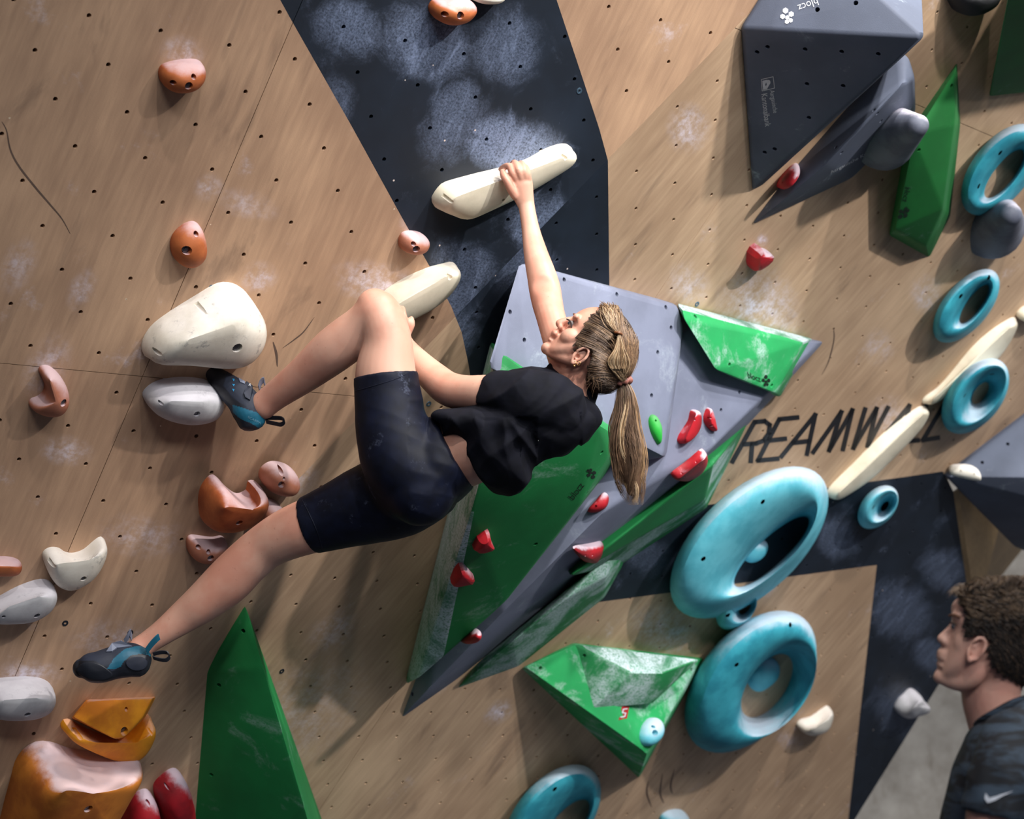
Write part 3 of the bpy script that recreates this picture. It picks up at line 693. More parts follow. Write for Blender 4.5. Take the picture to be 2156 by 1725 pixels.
hold('orange hold at the top of the navy stripe', PA, [(908, 16), (916, 4), (936, 0), (960, -6), (985, -4), (999, 8), (1000, 20), (985, 38), (965, 48), (940, 51), (920, 42), (909, 28)], .075, M_OR, GO, holes=[(970, 33, .009), (937, 30, .007)])
hold('white hold just peeking in at the top edge', PA, [(985, -8), (1000, -24), (1050, -24), (1062, -8), (1045, 4), (1015, 6), (998, 2)], .06, M_WH, GW)
H_TOP = hold('long cream hold gripped by the climber\'s raised hand', PA, [(916, 422), (922, 411), (936, 394), (954, 386), (1010, 371), (1056, 360), (1112, 343), (1158, 318), (1191, 308), (1205, 310), (1212, 320), (1209, 332), (1195, 346), (1158, 369), (1119, 394), (1072, 420), (1019, 445), (982, 462), (968, 462), (950, 451), (926, 445), (917, 434)], .085, M_CR, GW, axis=[(960, 415), (1180, 333)], holes=[(943, 419, .005), (1191, 333, .006), (1060, 421, .004)], bolts=(), p=2.4)
hold('cream blade shaped hold behind the raised knee', PA, [(967, 563), (965, 580), (955, 600), (935, 625), (905, 650), (870, 668), (835, 684), (795, 690), (790, 655), (820, 618), (860, 592), (905, 572), (940, 562), (958, 558)], .09, M_CR, GW, axis=[(830, 645), (940, 582)], holes=[(948, 585, .007)], bolts=())
hold('chalky orange crescent hold near the left edge at mid height', PA, [(84, 784), (92, 775), (110, 777), (130, 795), (143, 822), (142, 850), (126, 871), (100, 875), (75, 868), (63, 858), (67, 846), (82, 840), (94, 828), (96, 813), (90, 798)], .075, M_ORL, GO, axis=[(104, 797), (118, 846)], holes=[(134, 849, .009)], side=.2)
hold('big orange crescent hold beside the lower thigh', PB, [(461, 1013), (440, 1030), (430, 1055), (429, 1086), (436, 1110), (471, 1116), (520, 1101), (552, 1070), (560, 1041), (549, 1026), (535, 1028), (531, 1046), (510, 1054), (488, 1040)], .11, M_OR, GO, axis=[(458, 1068), (530, 1072)], holes=[(504, 1101, .009)], side=.25)
# split amber hold
r_ = empty('climbing_hold', PB.hit(235, 1535)); tag(r_, 'amber faceted hold split like a mouth below the dangling shoe', 'climbing hold', GO)
up = hull('upper_lobe', HV(PB, [(182, 1473, -.004), (329, 1467, -.004), (306, 1512, -.004), (150, 1512, -.004), (255, 1560, -.004), (188, 1476, .04), (322, 1470, .05), (153, 1510, .05), (240, 1556, .1), (300, 1512, .08), (262, 1552, .1)]), M_YO, r_, 0.006)
drill(up, [(266, 1494, .005), (262, 1541, .011)], .006, .03, PB.n, (1,))
lo = blob('lower_lobe', PB, [(133, 1541), (148, 1524), (190, 1546), (236, 1561), (262, 1560), (292, 1532), (312, 1514), (322, 1515), (322, 1536), (311, 1560), (298, 1580), (275, 1597), (245, 1598), (205, 1583), (165, 1562)], .085, M_YO, [(200, 1563), (290, 1560)], 2.6, True, r_)
drill(lo, [(166, 1548, .007), (316, 1541, .004)], .006, .03, PB.n)

# right hand facet
def ring(label, loops, mat=M_TEAL, holes=(), pl=PB):
    o = loopstack('ring_hold', pl, loops, mat); tag(o, label, 'climbing hold', GT)
    if holes: drill(o, holes, 0.009, 0.03)
    return o
ring('teal ring hold cut by the right edge, highest of the teal rings', [(2108, 358, 112, 60, -52, -0.005), (2108, 357, 112, 60, -52, 0.031), (2109, 358, 98, 47, -52, 0.074), (2112, 362, 78, 30, -52, 0.074), (2114, 366, 66, 22, -52, 0.037), (2114, 366, 62, 20, -52, -0.005)], holes=[(2106, 322), (2061, 392)])
ring('teal ring hold above the long cream blade at the right', [(2034, 645, 92, 46, -50, -0.005), (2035, 644, 93, 47, -50, 0.031), (2038, 643, 82, 38, -50, 0.081), (2046, 641, 62, 24, -52, 0.087), (2051, 640, 52, 17, -54, 0.043), (2051, 640, 48, 14, -54, -0.005)], M_TEAL, [(2082, 585), (2023, 624)])
ring('teal funnel hold over the last painted letter', [(2053, 835, 90, 54, -52, -0.005), (2054, 834, 91, 55, -52, 0.037), (2060, 833, 80, 44, -52, 0.099), (2067, 832, 66, 34, -52, 0.105), (2066, 829, 40, 21, -54, 0.050), (2064, 828, 26, 12, -56, -0.002), (2064, 828, 22, 10, -56, -0.005)], M_TEAL, [(2088, 788), (2031, 833)])
ring('small teal funnel hold on the navy band', [(1848, 1069, 52, 33, -50, -0.005), (1849, 1068, 52, 34, -50, 0.031), (1855, 1068, 45, 28, -50, 0.074), (1861, 1067, 36, 20, -50, 0.081), (1863, 1066, 24, 12, -52, 0.031), (1863, 1066, 12, 6, -52, 0.012)], M_TEALL, [(1839, 1068)])
ring('giant teal ring hold crossing the navy band', [(1577, 1144, 202, 104, -43, -0.005), (1578, 1142, 204, 107, -43, 0.056), (1584, 1141, 186, 90, -43, 0.124), (1604, 1148, 150, 62, -43, 0.15), (1626, 1158, 118, 40, -43, 0.12), (1626, 1160, 108, 31, -43, 0.05), (1624, 1162, 104, 28, -43, -0.005)], M_TEALL, [(1606, 1057), (1481, 1177)])
ring('small teal cup hold tucked under the giant ring', [(1549, 1284, 49, 34, -50, -0.005), (1550, 1283, 49, 35, -50, 0.031), (1557, 1282, 43, 29, -50, 0.081), (1566, 1281, 34, 22, -50, 0.093), (1568, 1280, 27, 16, -52, 0.050), (1568, 1280, 16, 9, -52, 0.019)], M_TEALL, [(1533, 1296)])
ring('large teal funnel ring hold below the giant one', [(1580, 1437, 172, 102, -50, -0.005), (1581, 1436, 174, 105, -50, 0.062), (1598, 1440, 156, 92, -51, 0.149), (1625, 1448, 122, 74, -53, 0.174), (1634, 1450, 106, 60, -55, 0.149), (1622, 1446, 88, 46, -55, 0.062), (1614, 1444, 76, 38, -55, -0.005)], M_TEAL, [(1551, 1400), (1664, 1316)])
hold('small chalked teal hold inside the large funnel ring', PB, [(1577, 1440), (1590, 1412), (1612, 1392), (1630, 1388), (1640, 1402), (1634, 1424), (1612, 1444), (1590, 1456)], .05, M_TEALL, GT)
hold('small chalked teal hold inside the giant ring', PB, [(1565, 1170), (1580, 1148), (1600, 1140), (1615, 1142), (1612, 1160), (1595, 1178), (1574, 1184)], .035, M_TEALL, GT)
ring('teal ring hold cut by the bottom edge', [(1163, 1722, 128, 74, -50, -0.005), (1164, 1721, 129, 76, -50, 0.037), (1172, 1724, 112, 60, -50, 0.093), (1184, 1735, 88, 40, -50, 0.093), (1190, 1742, 76, 30, -50, 0.043), (1190, 1742, 72, 27, -50, -0.005)], M_TEAL, [(1168, 1662)])
hold('tip of a teal hold at the bottom edge', PB, [(1393, 1730), (1408, 1714), (1430, 1709), (1446, 1714), (1448, 1730), (1430, 1760), (1395, 1765)], .07, M_TEALL, GT)
hold('small light teal hold on the bright green pyramid', surf('GP', 1375, 1540), [(1352, 1548), (1358, 1526), (1370, 1512), (1382, 1512), (1391, 1526), (1391, 1546), (1382, 1563), (1368, 1572), (1356, 1566)], .05, M_TEALL, GT, holes=[(1380, 1544, .011), (1376, 1531, .006)], bolts=())
GC = 'slim cream blades on the right'
hold('slim cream blade hold, upper one between two teal rings', PB, [(1945, 851), (1952, 838), (1985, 812), (2050, 735), (2092, 698), (2134, 672), (2143, 676), (2136, 697), (2112, 740), (2080, 772), (2012, 822), (1960, 850)], .042, M_CR, GC, axis=[(1965, 838), (2120, 692)])
hold('slim cream blade hold crossing the black lettering', PB, [(1956, 862), (1950, 882), (1922, 920), (1840, 1002), (1782, 1042), (1756, 1053), (1745, 1045), (1752, 1028), (1800, 980), (1862, 918), (1912, 878), (1942, 859)], .045, M_CR, GC, axis=[(1765, 1036), (1940, 872)])
hold('cream hold tip at the right edge beside the upper blade', PB, [(2145, 668), (2156, 652), (2190, 635), (2195, 660), (2160, 676)], .06, M_CR, GC)
hold('red crystal shaped hold alone on the plywood', PB, [(1579, 558), (1580, 535), (1586, 525), (1598, 517), (1606, 527), (1622, 530), (1625, 540), (1610, 555), (1592, 566), (1582, 568)], .07, M_RED, GRD, axis=[(1600, 540)], sharp=True, smooth=False, n=14)
hold('small white horn hold at the lower right of the wall', PB, [(1683, 1535), (1692, 1522), (1715, 1515), (1738, 1499), (1751, 1492), (1752, 1508), (1743, 1530), (1725, 1541), (1700, 1545)], .08, M_WH, GW, axis=[(1710, 1530)])
hold('white knob hold on the edge of the wall by the spectator\'s face', PB, [(1890, 1500), (1898, 1482), (1910, 1470), (1925, 1457), (1937, 1462), (1940, 1475), (1954, 1483), (1952, 1495), (1930, 1503), (1905, 1510)], .1, M_WHG, GW, axis=[(1925, 1482)])
hold('black hold cut off by the top edge', PB, [(2003, -25), (2010, 18), (2026, 30), (2058, 21), (2092, -4), (2092, -35)], .09, M_BLK)
def cone(label, pl, a, b):
    bm = bmesh.new(); A_, B_ = pl.hit(*a[:3]), pl.hit(*b[:3])
    q = [A_ + (B_ - A_) * f for f in (0, .35, .7, 1)]
    tube(bm, [tuple(p) + (a[3] + (b[3] - a[3]) * f, 1.0) for p, f in zip(q, (0, .35, .7, 1))], 24, 5); bmesh.ops.recalc_face_normals(bm, faces=bm.faces)
    tag(obj('cone_hold', bm, M_SLATE), label, 'climbing hold', 'grey cone holds')
cone('grey cone hold sticking out of the slate fin volume', PB, (1862, 288, .02, .10), (1932, 264, .22, .032))
cone('grey cone hold under the topmost teal ring', PB, (2088, 476, -.01, .11), (2128, 452, .15, .036))
# footholds screwed to the volumes
def foot(label, key, c, outline, H=.045, mat=None, **kw):
    pl = surf(key, *c); g = None if mat else GRD
    return hold(label, pl, outline, H * .72, mat or M_RED, g, bolts=(), depth=.012, r=.0035, **kw)
foot('curved red foothold on the grey volume, chalked on its left side', 'G2', (1455, 905), [(1430, 927), (1435, 914), (1452, 888), (1457, 868), (1464, 863), (1473, 868), (1475, 890), (1470, 909), (1455, 926), (1438, 935), (1432, 933)], .05, axis=[(1462, 880), (1444, 922)], holes=[(1463, 884)])
foot('small red leaf shaped foothold on the lit face of the grey volume', 'G2', (1497, 885), [(1492, 859), (1499, 866), (1508, 904), (1505, 909), (1494, 902), (1486, 890), (1485, 875)], .035, axis=[(1494, 875), (1501, 895)], holes=[(1497, 880), (1501, 896)])
foot('wide red half moon foothold at the lower edge of the grey volume', 'G2', (1455, 985), [(1417, 1004), (1450, 978), (1481, 952), (1488, 959), (1486, 978), (1472, 999), (1452, 1011), (1433, 1011)], .045, axis=[(1440, 1000), (1475, 972)], holes=[(1466, 973), (1436, 997)])
foot('red and pink chalked foothold under the ponytail', 'G2', (1258, 1060), [(1236, 1076), (1252, 1056), (1268, 1038), (1276, 1037), (1282, 1046), (1280, 1062), (1270, 1073), (1252, 1079)], .045, holes=[(1255, 1066)])
foot('red bowl shaped foothold where the grey volume meets the green wedge', 'G2', (1240, 1165), [(1210, 1159), (1238, 1152), (1269, 1144), (1270, 1160), (1259, 1178), (1243, 1185), (1224, 1178)], .05, holes=[(1233, 1170), (1248, 1169)])
foot('red wedge foothold on the tall green volume, upper one', 'GL', (1017, 1142), [(996, 1155), (1006, 1134), (1029, 1118), (1033, 1136), (1041, 1154), (1029, 1158), (1009, 1163)], .05, sharp=True, n=18, smooth=False, axis=[(1025, 1145)])
foot('red wedge foothold on the tall green volume, lower one', 'GL', (972, 1212), [(949, 1226), (956, 1208), (969, 1189), (975, 1189), (1000, 1217), (997, 1226), (955, 1234)], .05, sharp=True, n=18, smooth=False, axis=[(975, 1214)])
foot('tiny chalk covered red foothold near the tip of the green volume', 'GL', (990, 1340), [(972, 1353), (985, 1336), (1004, 1328), (1012, 1330), (1010, 1343), (992, 1353)], .03)
foot('red foothold on the dark slate fin', 'D2', (1660, 368), [(1634, 387), (1655, 351), (1671, 337), (1679, 345), (1679, 365), (1665, 386), (1650, 395), (1637, 394)], .026, holes=[(1669, 357), (1648, 384)])
foot('small green leaf shaped hold on the pale grey volume', 'G1', (1381, 905), [(1368, 885), (1373, 873), (1381, 876), (1390, 897), (1391, 920), (1389, 937), (1380, 925), (1371, 905)], .03, M_GRN, holes=[(1381, 886)])
foot('white rounded foothold on the right hand slate volume', 'RG', (2032, 994), [(1998, 985), (2005, 978), (2040, 979), (2060, 990), (2067, 1007), (2060, 1011), (2020, 1003), (2003, 997)], .04, M_WH, holes=[(2023, 992), (2051, 998)])
# ------------------------------------------------------------------ people
def to_px(p):
    d = p - CAM; z = d.y * CP + d.z * SP; y = d.y * SP - d.z * CP
    return (CX + d.x / z * F, CY + y / z * F)
def skin_mat(name, c, blush):
    t = NT(name)
    col = t.mix(t.mapr(t.noise(7, 4, 0.6), 0.35, 0.7), lin(*c), lin(*blush))
    col = t.mix(t.math('MULTIPLY', t.mapr(t.noise(120, 2, 0.6), 0.68, 0.76), 0.35), col, lin(150, 92, 74))
    t.color(col); t.rough(0.5); t.b.inputs['Subsurface Weight'].default_value = 0.12
    t.b.inputs['Subsurface Radius'].default_value = (0.02, 0.008, 0.005); t.b.inputs['Subsurface Scale'].default_value = 0.5
    t.bump(t.noise(300, 2, 0.5), 0.12, 0.0006)
    return t.m
def cloth_mat(name, c, c2=None, chalk=0.0, rough=0.85, sheen=0.0):
    t = NT(name); col = t.mix(t.mapr(t.noise(30, 4), 0.3, 0.7), lin(*c), lin(*(c2 or c)))
    if chalk:
        m = t.math('MULTIPLY', t.mapr(t.noise(13, 6, 0.75), 0.6, 0.8), chalk); col = t.mix(m, col, lin(150, 160, 190))
    t.color(col); t.rough(rough); t.b.inputs['Specular IOR Level'].default_value = 0.18
    t.bump(t.noise(700, 2, 0.5), 0.15, 0.0005)
    return t.m
M_SKIN = skin_mat('skin_fair', (209, 161, 139), (198, 138, 116))
M_SKIN2 = skin_mat('skin_fair_man', (214, 168, 148), (202, 144, 126))
M_SHIRT = cloth_mat('black_cotton', (12, 13, 20), (17, 18, 28))
M_SHORTS = cloth_mat('navy_stretch', (9, 12, 24), (13, 18, 36), 0.4, 0.6, 0.0)
M_RUB = plain('black_rubber', (24, 27, 36), 0.5); M_SHOE = plain('navy_shoe_upper', (30, 36, 52), 0.7); M_SHOET = plain('teal_shoe_leather', (18, 92, 116), 0.55); M_SHOEG = plain('grey_strap', (118, 124, 142), 0.6)
M_HAIRS = [plain('hair_brown', (92, 68, 50), 0.45, 0, .2, 60), plain('hair_blonde', (168, 134, 98), 0.42, 0, .2, 60), plain('hair_ash', (126, 99, 76), 0.45, 0, .2, 60), plain('hair_pale', (206, 178, 142), 0.42, 0, .15, 60)]
M_HAIRCAP = plain('hair_base', (74, 58, 48), 0.55, 0, .25, 90)
def inflate(bm, outline, c, d, W, n=64, p=2.0, K=10, smooth=True):
    """side silhouette swollen to its real breadth on both sides"""
    o = resample(catmull([tuple(map(float, q)) for q in outline], 5, True), n) if smooth else resample([tuple(map(float, q)) for q in outline], n)
    rings = []
    for k in range(-K + 1, K):
        a = k / K * math.pi / 2; s = math.cos(a) ** (2 / p); z = W * math.copysign(abs(math.sin(a)) ** (2 / p), k)
        rings.append([P(c[0] + (x - c[0]) * s, c[1] + (y - c[1]) * s, d + z) for x, y in o])
    vs = skin_rings(bm, rings, False, False)
    for ring, z in ((vs[0], -W), (vs[-1], W)):
        t = bm.verts.new(P(c[0], c[1], d + z * 1.003))
        for k in range(n): bm.faces.new((ring[k], ring[(k + 1) % n], t))
def pball(bm, px, py, d, r, fx=1.0, fz=1.0, ang=0.0):
    rot = Matrix((c2w(1, 0, 0), c2w(0, 1, 0), c2w(0, 0, 1))).transposed() @ Matrix.Rotation(math.radians(ang), 3, 'Z')
    R = r * d / F; ball(bm, P(px, py, d), R, R * fx, R * fz, rot)
def dent(o, spots):
    """press small hollows (positive) or swell bumps (negative) along the view depth: (px, py, depth, r px, metres)"""
    cs = [(P(x, y, d), r * d / F, a) for x, y, d, r, a in spots]
    for v in o.data.vertices:
        for c, r, a in cs:
            q = (v.co - c).length / r
            if q < 1: v.co += c2w(0, 0, 1) * a * (1 - q * q) ** 2
def folds(o, amp, dirpx, freq, seed=0.0, mask=None):
    """cloth folds: ridges running along a picture direction"""
    a = math.radians(dirpx); u = Vector((math.cos(a), math.sin(a))); nrm = [v.normal.copy() for v in o.data.vertices]
    for v, n in zip(o.data.vertices, nrm):
        x, y = to_px(v.co); al = (x * u.x + y * u.y) / 100; ac = (-x * u.y + y * u.x) / 100
        h = noise.noise(Vector((al * 0.7 + seed, ac * freq, (v.co.y + seed) * 4)))
        h = 0.45 - abs(h) * 2.2
        k = 1.0 if mask is None else mask(x, y)
        v.co += n * amp * h * k
def paint(o, regions):
    for p in o.data.polygons:
        q = to_px(p.center)
        for poly, mi in regions:
            if inside(q, poly): p.material_index = mi
def strands(name, paths, mats, parent, r=0.0009, sides=3):
    bm = bmesh.new()
    for pts, mi, rr in paths:
        n = len(pts); rings = []
        for i, p in enumerate(pts):
            t = (pts[min(i + 1, n - 1)] - pts[max(i - 1, 0)]); t = t.normalized() if t.length > 1e-7 else Vector((0, 0, 1))
            a = t.orthogonal().normalized(); b = t.cross(a); f = i / (n - 1); q = rr * (0.55 + 0.45 * math.sin(math.pi * min(1, f * 1.2 + 0.15))) * (1 if f < .8 else max(.15, (1 - f) * 5))
            rings.append([p + (a * math.cos(2 * math.pi * k / sides) + b * math.sin(2 * math.pi * k / sides)) * q for k in range(sides)])
        vs = [[bm.verts.new(x) for x in rg] for rg in rings]
        for i in range(n - 1):
            for k in range(sides):
                f = bm.faces.new((vs[i][k], vs[i][(k + 1) % sides], vs[i + 1][(k + 1) % sides], vs[i + 1][k])); f.material_index = mi
    return tag(obj(name, bm, mats, parent), kind='stuff')
def torus(bm, c, nrm, R, r, n=20, m=8, sx=1.0, wob=0.0):
    z = nrm.normalized(); x = z.orthogonal().normalized(); y = z.cross(x); rings = []
    for k in range(n):
        a = 2 * math.pi * k / n; d = x * math.cos(a) * sx + y * math.sin(a); q = 1 + wob * math.sin(k * 4.7)
        rings.append([c + d * (R + r * q * math.cos(2 * math.pi * j / m)) + z * r * q * math.sin(2 * math.pi * j / m) for j in range(m)])
    skin_rings(bm, rings, closed=True); bmesh.ops.recalc_face_normals(bm, faces=bm.faces)
HD = 4.45
woman = empty('person', P(900, 1000, 4.5)); tag(woman, 'climber with blonde ponytail in black shirt and navy shorts reaching for a cream hold', 'person')
# --- body: one skin
bm = bmesh.new()
ptube(bm, [(1205, 800, 4.46, 38, 1), (1186, 748, 4.48, 35, 1), (1164, 682, 4.53, 31, 1), (1153, 640, 4.58, 33, 1), (1147, 608, 4.61, 34, .95), (1139, 575, 4.63, 31, .95), (1129, 538, 4.66, 26.5, .95), (1119, 492, 4.70, 20.5, .9), (1111, 448, 4.722, 17.5, .8), (1107, 425, 4.728, 18, .7)], 20)
ptube(bm, [(1108, 432, 4.728, 18, .7), (1101, 408, 4.725, 23, .55), (1097, 386, 4.722, 25, .5), (1098, 374, 4.724, 23, .5)], 20)
FING = [[(1087, 380, 4.716, 8), (1079, 364, 4.706, 8), (1073, 351, 4.716, 8), (1063, 351, 4.735, 7), (1054, 357, 4.752, 6)],
        [(1097, 374, 4.712, 8.2), (1091, 358, 4.704, 8), (1086, 346, 4.718, 8), (1081, 343, 4.745, 7.2), (1077, 349, 4.775, 6)],
        [(1106, 373, 4.714, 8), (1103, 359, 4.708, 7.8), (1100, 348, 4.722, 7.8), (1096, 344, 4.75, 7), (1092, 349, 4.78, 6)],
        [(1113, 377, 4.718, 7.2), (1111, 364, 4.714, 7), (1108, 354, 4.728, 6.8), (1105, 351, 4.755, 6), (1102, 356, 4.778, 5)],
        [(1086, 412, 4.722, 11), (1075, 396, 4.712, 10), (1068, 382, 4.706, 8.5), (1061, 371, 4.708, 8.2), (1058, 361, 4.722, 6.5)]]
for f in FING: ptube(bm, [(x, y, d, r, .95) for x, y, d, r in f], 10, 4)
ptube(bm, [(1105, 840, 4.37, 44, 1), (1030, 830, 4.41, 41, 1), (985, 828, 4.45, 38, 1), (946, 820, 4.49, 37, 1), (918, 799, 4.53, 34, 1), (885, 768, 4.58, 29, 1), (857, 735, 4.64, 23, .9), (846, 712, 4.68, 19, .75)], 20)
ptube(bm, [(847, 716, 4.68, 19, .7), (842, 696, 4.69, 23, .5), (838, 680, 4.69, 22, .5)], 16)
for k in range(4): ptube(bm, [(828 + 9 * k, 684, 4.685, 8, 1), (824 + 9 * k, 668, 4.675, 7.6, 1), (822 + 9 * k, 655, 4.69, 7, 1), (824 + 8 * k, 648, 4.715, 6, 1)], 10, 3)
ptube(bm, [(858, 700, 4.69, 10, 1), (866, 684, 4.685, 9, 1), (866, 670, 4.69, 7, 1)], 10, 3)
# legs
ptube(bm, [(822, 850, 4.465, 64, 1), (812, 790, 4.47, 65, 1), (815, 725, 4.47, 54, 1), (806, 680, 4.47, 50, 1), (794, 655, 4.475, 47, 1)], 24)
ptube(bm, [(794, 658, 4.475, 47, 1), (768, 683, 4.49, 45, 1), (735, 712, 4.51, 49, 1), (697, 742, 4.53, 48, 1), (640, 789, 4.57, 39, 1), (580, 833, 4.61, 31, 1), (552, 856, 4.62, 30, .9)], 24)
pball(bm, 789, 646, 4.475, 40)
ptube(bm, [(735, 1080, 4.6, 62, 1), (650, 1108, 4.62, 59, 1), (600, 1128, 4.64, 54, 1), (558, 1152, 4.66, 49, 1), (520, 1184, 4.67, 49, 1), (478, 1226, 4.68, 50, 1), (430, 1267, 4.69, 43, 1), (390, 1297, 4.7, 36, 1), (345, 1330, 4.7, 28, 1), (312, 1353, 4.7, 25, 1), (288, 1370, 4.69, 26, .9)], 24)
# torso, neck
ptube(bm, [(905, 985, 4.53, 80, 1.4), (940, 962, 4.53, 80, 1.45), (985, 945, 4.51, 78, 1.4), (1060, 910, 4.47, 80, 1.4), (1140, 882, 4.46, 74, 1.4), (1185, 868, 4.45, 52, 1.5)], 28)
ptube(bm, [(1212, 868, 4.45, 36, 1), (1208, 825, 4.45, 34, 1), (1212, 785, 4.45, 38, 1), (1225, 755, 4.45, 40, 1)], 20)
ptube(bm, [(1180, 862, 4.45, 52, 1.3), (1130, 845, 4.37, 48, 1), (1090, 838, 4.375, 44, 1)], 20)
# head
HEADO = [(1264, 647), (1238, 648), (1217, 657), (1207, 668), (1197, 683), (1184, 697), (1170, 711), (1156, 726), (1148, 738), (1154, 751), (1172, 764), (1200, 777), (1228, 795), (1262, 808), (1296, 806), (1322, 785), (1333, 752), (1334, 716), (1318, 680), (1294, 657)]
inflate(bm, HEADO, (1250, 725), HD, .073)
ptube(bm, [(1206, 671, HD, 5, 1.2), (1194, 675, HD, 7.5, 1.1), (1184, 679, HD, 9, 1.1), (1178, 682, HD, 9.5, 1.2)], 12)
for s in (-1, 1): pball(bm, 1180, 690, HD + s * .011, 6.5); pball(bm, 1213, 668, HD + s * .032, 9, .8, 2.2, -45); pball(bm, 1204, 712, HD + s * .036, 26, .85, 1.0)
pball(bm, 1169, 703, HD, 9, 1, 2.2); pball(bm, 1164, 707, HD, 5.5, .8, 2.4, 45); pball(bm, 1159, 716, HD, 6.5, .8, 2.2, 45); pball(bm, 1152, 734, HD, 13.5, 1, 1.5)
for s in (-1, 1): ptube(bm, [(1156, 740, HD + s * .010, 11, 1), (1184, 751, HD + s * .034, 14, 1), (1212, 757, HD + s * .05, 15, 1), (1222, 742, HD + s * .052, 16, 1)], 12)
ED = HD - .074
def ear(bm, cx, cy, a, b, ang, d, r):
    c_, s_ = math.cos(math.radians(ang)), math.sin(math.radians(ang)); pts = []
    for k in range(13):
        t = math.radians(-170 + k * 26); x, y = a * math.cos(t), b * math.sin(t)
        pts.append((cx + x * c_ - y * s_, cy + x * s_ + y * c_, d - (.006 if 3 < k < 11 else .002), r, 1))
    ptube(bm, pts, 8, 3); pts2 = [(cx + (q[0] - cx) * .55, cy + (q[1] - cy) * .5, d + .004, r * .8, 1) for q in pts[2:10]]
    ptube(bm, pts2, 8, 3); pball(bm, cx, cy, d + .008, a * .8, b / a * 1.1, .35, ang); pball(bm, pts[0][0], pts[0][1] + 2, d, r * 1.5)
ear(bm, 1222, 749, 21, 11.5, -43, ED, 3.6)
def limbs(co):
    x, y = to_px(co)
    if y < 445 or (x > 1130 and y < 790 and co.y < P(1200, 740, 4.53).y and y > 640): return 0.0
    return min(1.0, max(0.0, (y - 445) / 30))
body = fuse(bm, 'body', .0026, 4, M_SKIN, woman, 36, limbs)
dent(body, [(1199, 683, HD - .03, 12, .006), (1199, 683, HD + .03, 12, -.006), (1161, 711, HD - .014, 5, .004), (1144, 604, 4.58, 30, .010), (1216, 751, ED, 7, .008), (1178, 695, HD - .011, 4, .004), (1090, 392, 4.70, 7, .006)])
M_EYE = plain('eye_white', (225, 220, 214), 0.2); M_IRIS = plain('eye_iris', (60, 70, 80), 0.2); M_LASH = plain('lash_dark', (50, 34, 30), 0.7); M_BROW = plain('brow_brown', (128, 88, 66), 0.8); M_LIP = plain('lip_rose', (176, 100, 96), 0.5)
def head_bits(parent, eye, lash, brow, D, mats):
    bm = bmesh.new(); pball(bm, eye[0], eye[1], D, eye[2]); e = obj('eye', bm, M_EYE, parent)
    bm = bmesh.new(); pball(bm, eye[0] - eye[2] * .55, eye[1] - eye[2] * .2, D - .0015, eye[2] * .62); obj('iris', bm, M_IRIS, e)
    bm = bmesh.new(); ptube(bm, [q + (.8,) for q in lash], 8, 4); obj('eyelash', bm, mats[0], parent)
    bm = bmesh.new(); ptube(bm, [q + (.6,) for q in brow], 8, 4); obj('eyebrow', bm, mats[1], parent)
head_bits(woman, (1203, 682, 7.0), [(1193, 672, HD - .0345, 1.3), (1199, 675, HD - .0385, 1.8), (1203, 682, HD - .043, 2.0), (1203, 690, HD - .045, 1.2)], [(1207, 661, HD - .026, 1.6), (1213, 664, HD - .036, 2.6), (1216, 671, HD - .046, 2.2), (1217, 680, HD - .053, 1.0)], HD - .0265, [M_LASH, M_BROW])
# hair: cap over the skull, then locks lying on it
HAIRREG = [(1262, 630), (1262, 650), (1245, 664), (1230, 684), (1216, 706), (1209, 728), (1212, 742), (1226, 733), (1240, 731), (1247, 745), (1243, 760), (1236, 776), (1234, 800), (1245, 830), (1400, 850), (1400, 600)]
bm = bmesh.new(); inflate(bm, [(1262, 642), (1237, 645), (1215, 655), (1195, 678), (1165, 711), (1145, 738), (1170, 768), (1210, 790), (1246, 822), (1270, 830), (1292, 824), (1313, 805), (1330, 788), (1340, 760), (1343, 722), (1333, 693), (1318, 670), (1300, 652), (1280, 641)], (1252, 727), HD, .082, 80, 2.1, 14)
bmesh.ops.delete(bm, geom=[f for f in bm.faces if not inside(to_px(f.calc_center_median()), HAIRREG)], context='FACES')
bmesh.ops.recalc_face_normals(bm, faces=bm.faces)
cap = obj('hair_cap', bm, M_HAIRCAP, woman)
ctree = world_tree(cap)
def lay(path, lift):
    out = []
    for x, y in path:
        loc, n = cast(ctree, x, y)
        if loc is None: loc = P(x, y, HD - .012)
        else: loc = loc + n * lift
        out.append(loc)
    return out
rnd = random.Random(3); paths = []
HL = catmull([(1264, 646), (1246, 663), (1230, 684), (1217, 706), (1210, 728), (1214, 741), (1228, 732), (1241, 732), (1247, 747), (1243, 762), (1237, 780), (1236, 800)], 8)
def flow(s, e, bend, n=12):
    d = Vector((e[0] - s[0], e[1] - s[1])); nn = Vector((-d.y, d.x)) * bend
    return [(s[0] + d.x * f + nn.x * math.sin(math.pi * f), s[1] + d.y * f + nn.y * math.sin(math.pi * f)) for f in [k / (n - 1) for k in range(n)]]
for k in range(800):
    s = HL[rnd.randrange(len(HL))]; s = (s[0] + rnd.uniform(-1, 5), s[1] + rnd.uniform(-3, 3))
    e = (1311 + rnd.uniform(-5, 5), 801 + rnd.uniform(-4, 4)); up_ = max(0, (745 - s[1]) / 100)
    paths.append((lay(flow(s, e, -.10 - .16 * up_ + rnd.uniform(-.05, .05)), .0015 + rnd.random() * .003), rnd.choice((0, 0, 2, 2, 2, 1)), .0007))
for k in range(420):   # back of the head
    a = rnd.random(); s = (1290 + 50 * a + rnd.uniform(-6, 6), 655 + 70 * a + rnd.uniform(-10, 14)); e = (1313 + rnd.uniform(-4, 6), 800)
    paths.append((lay(flow(s, e, -.06 + rnd.uniform(-.08, .04)), .002 + rnd.random() * .003), rnd.choice((0, 2, 2, 2, 1)), .0007))
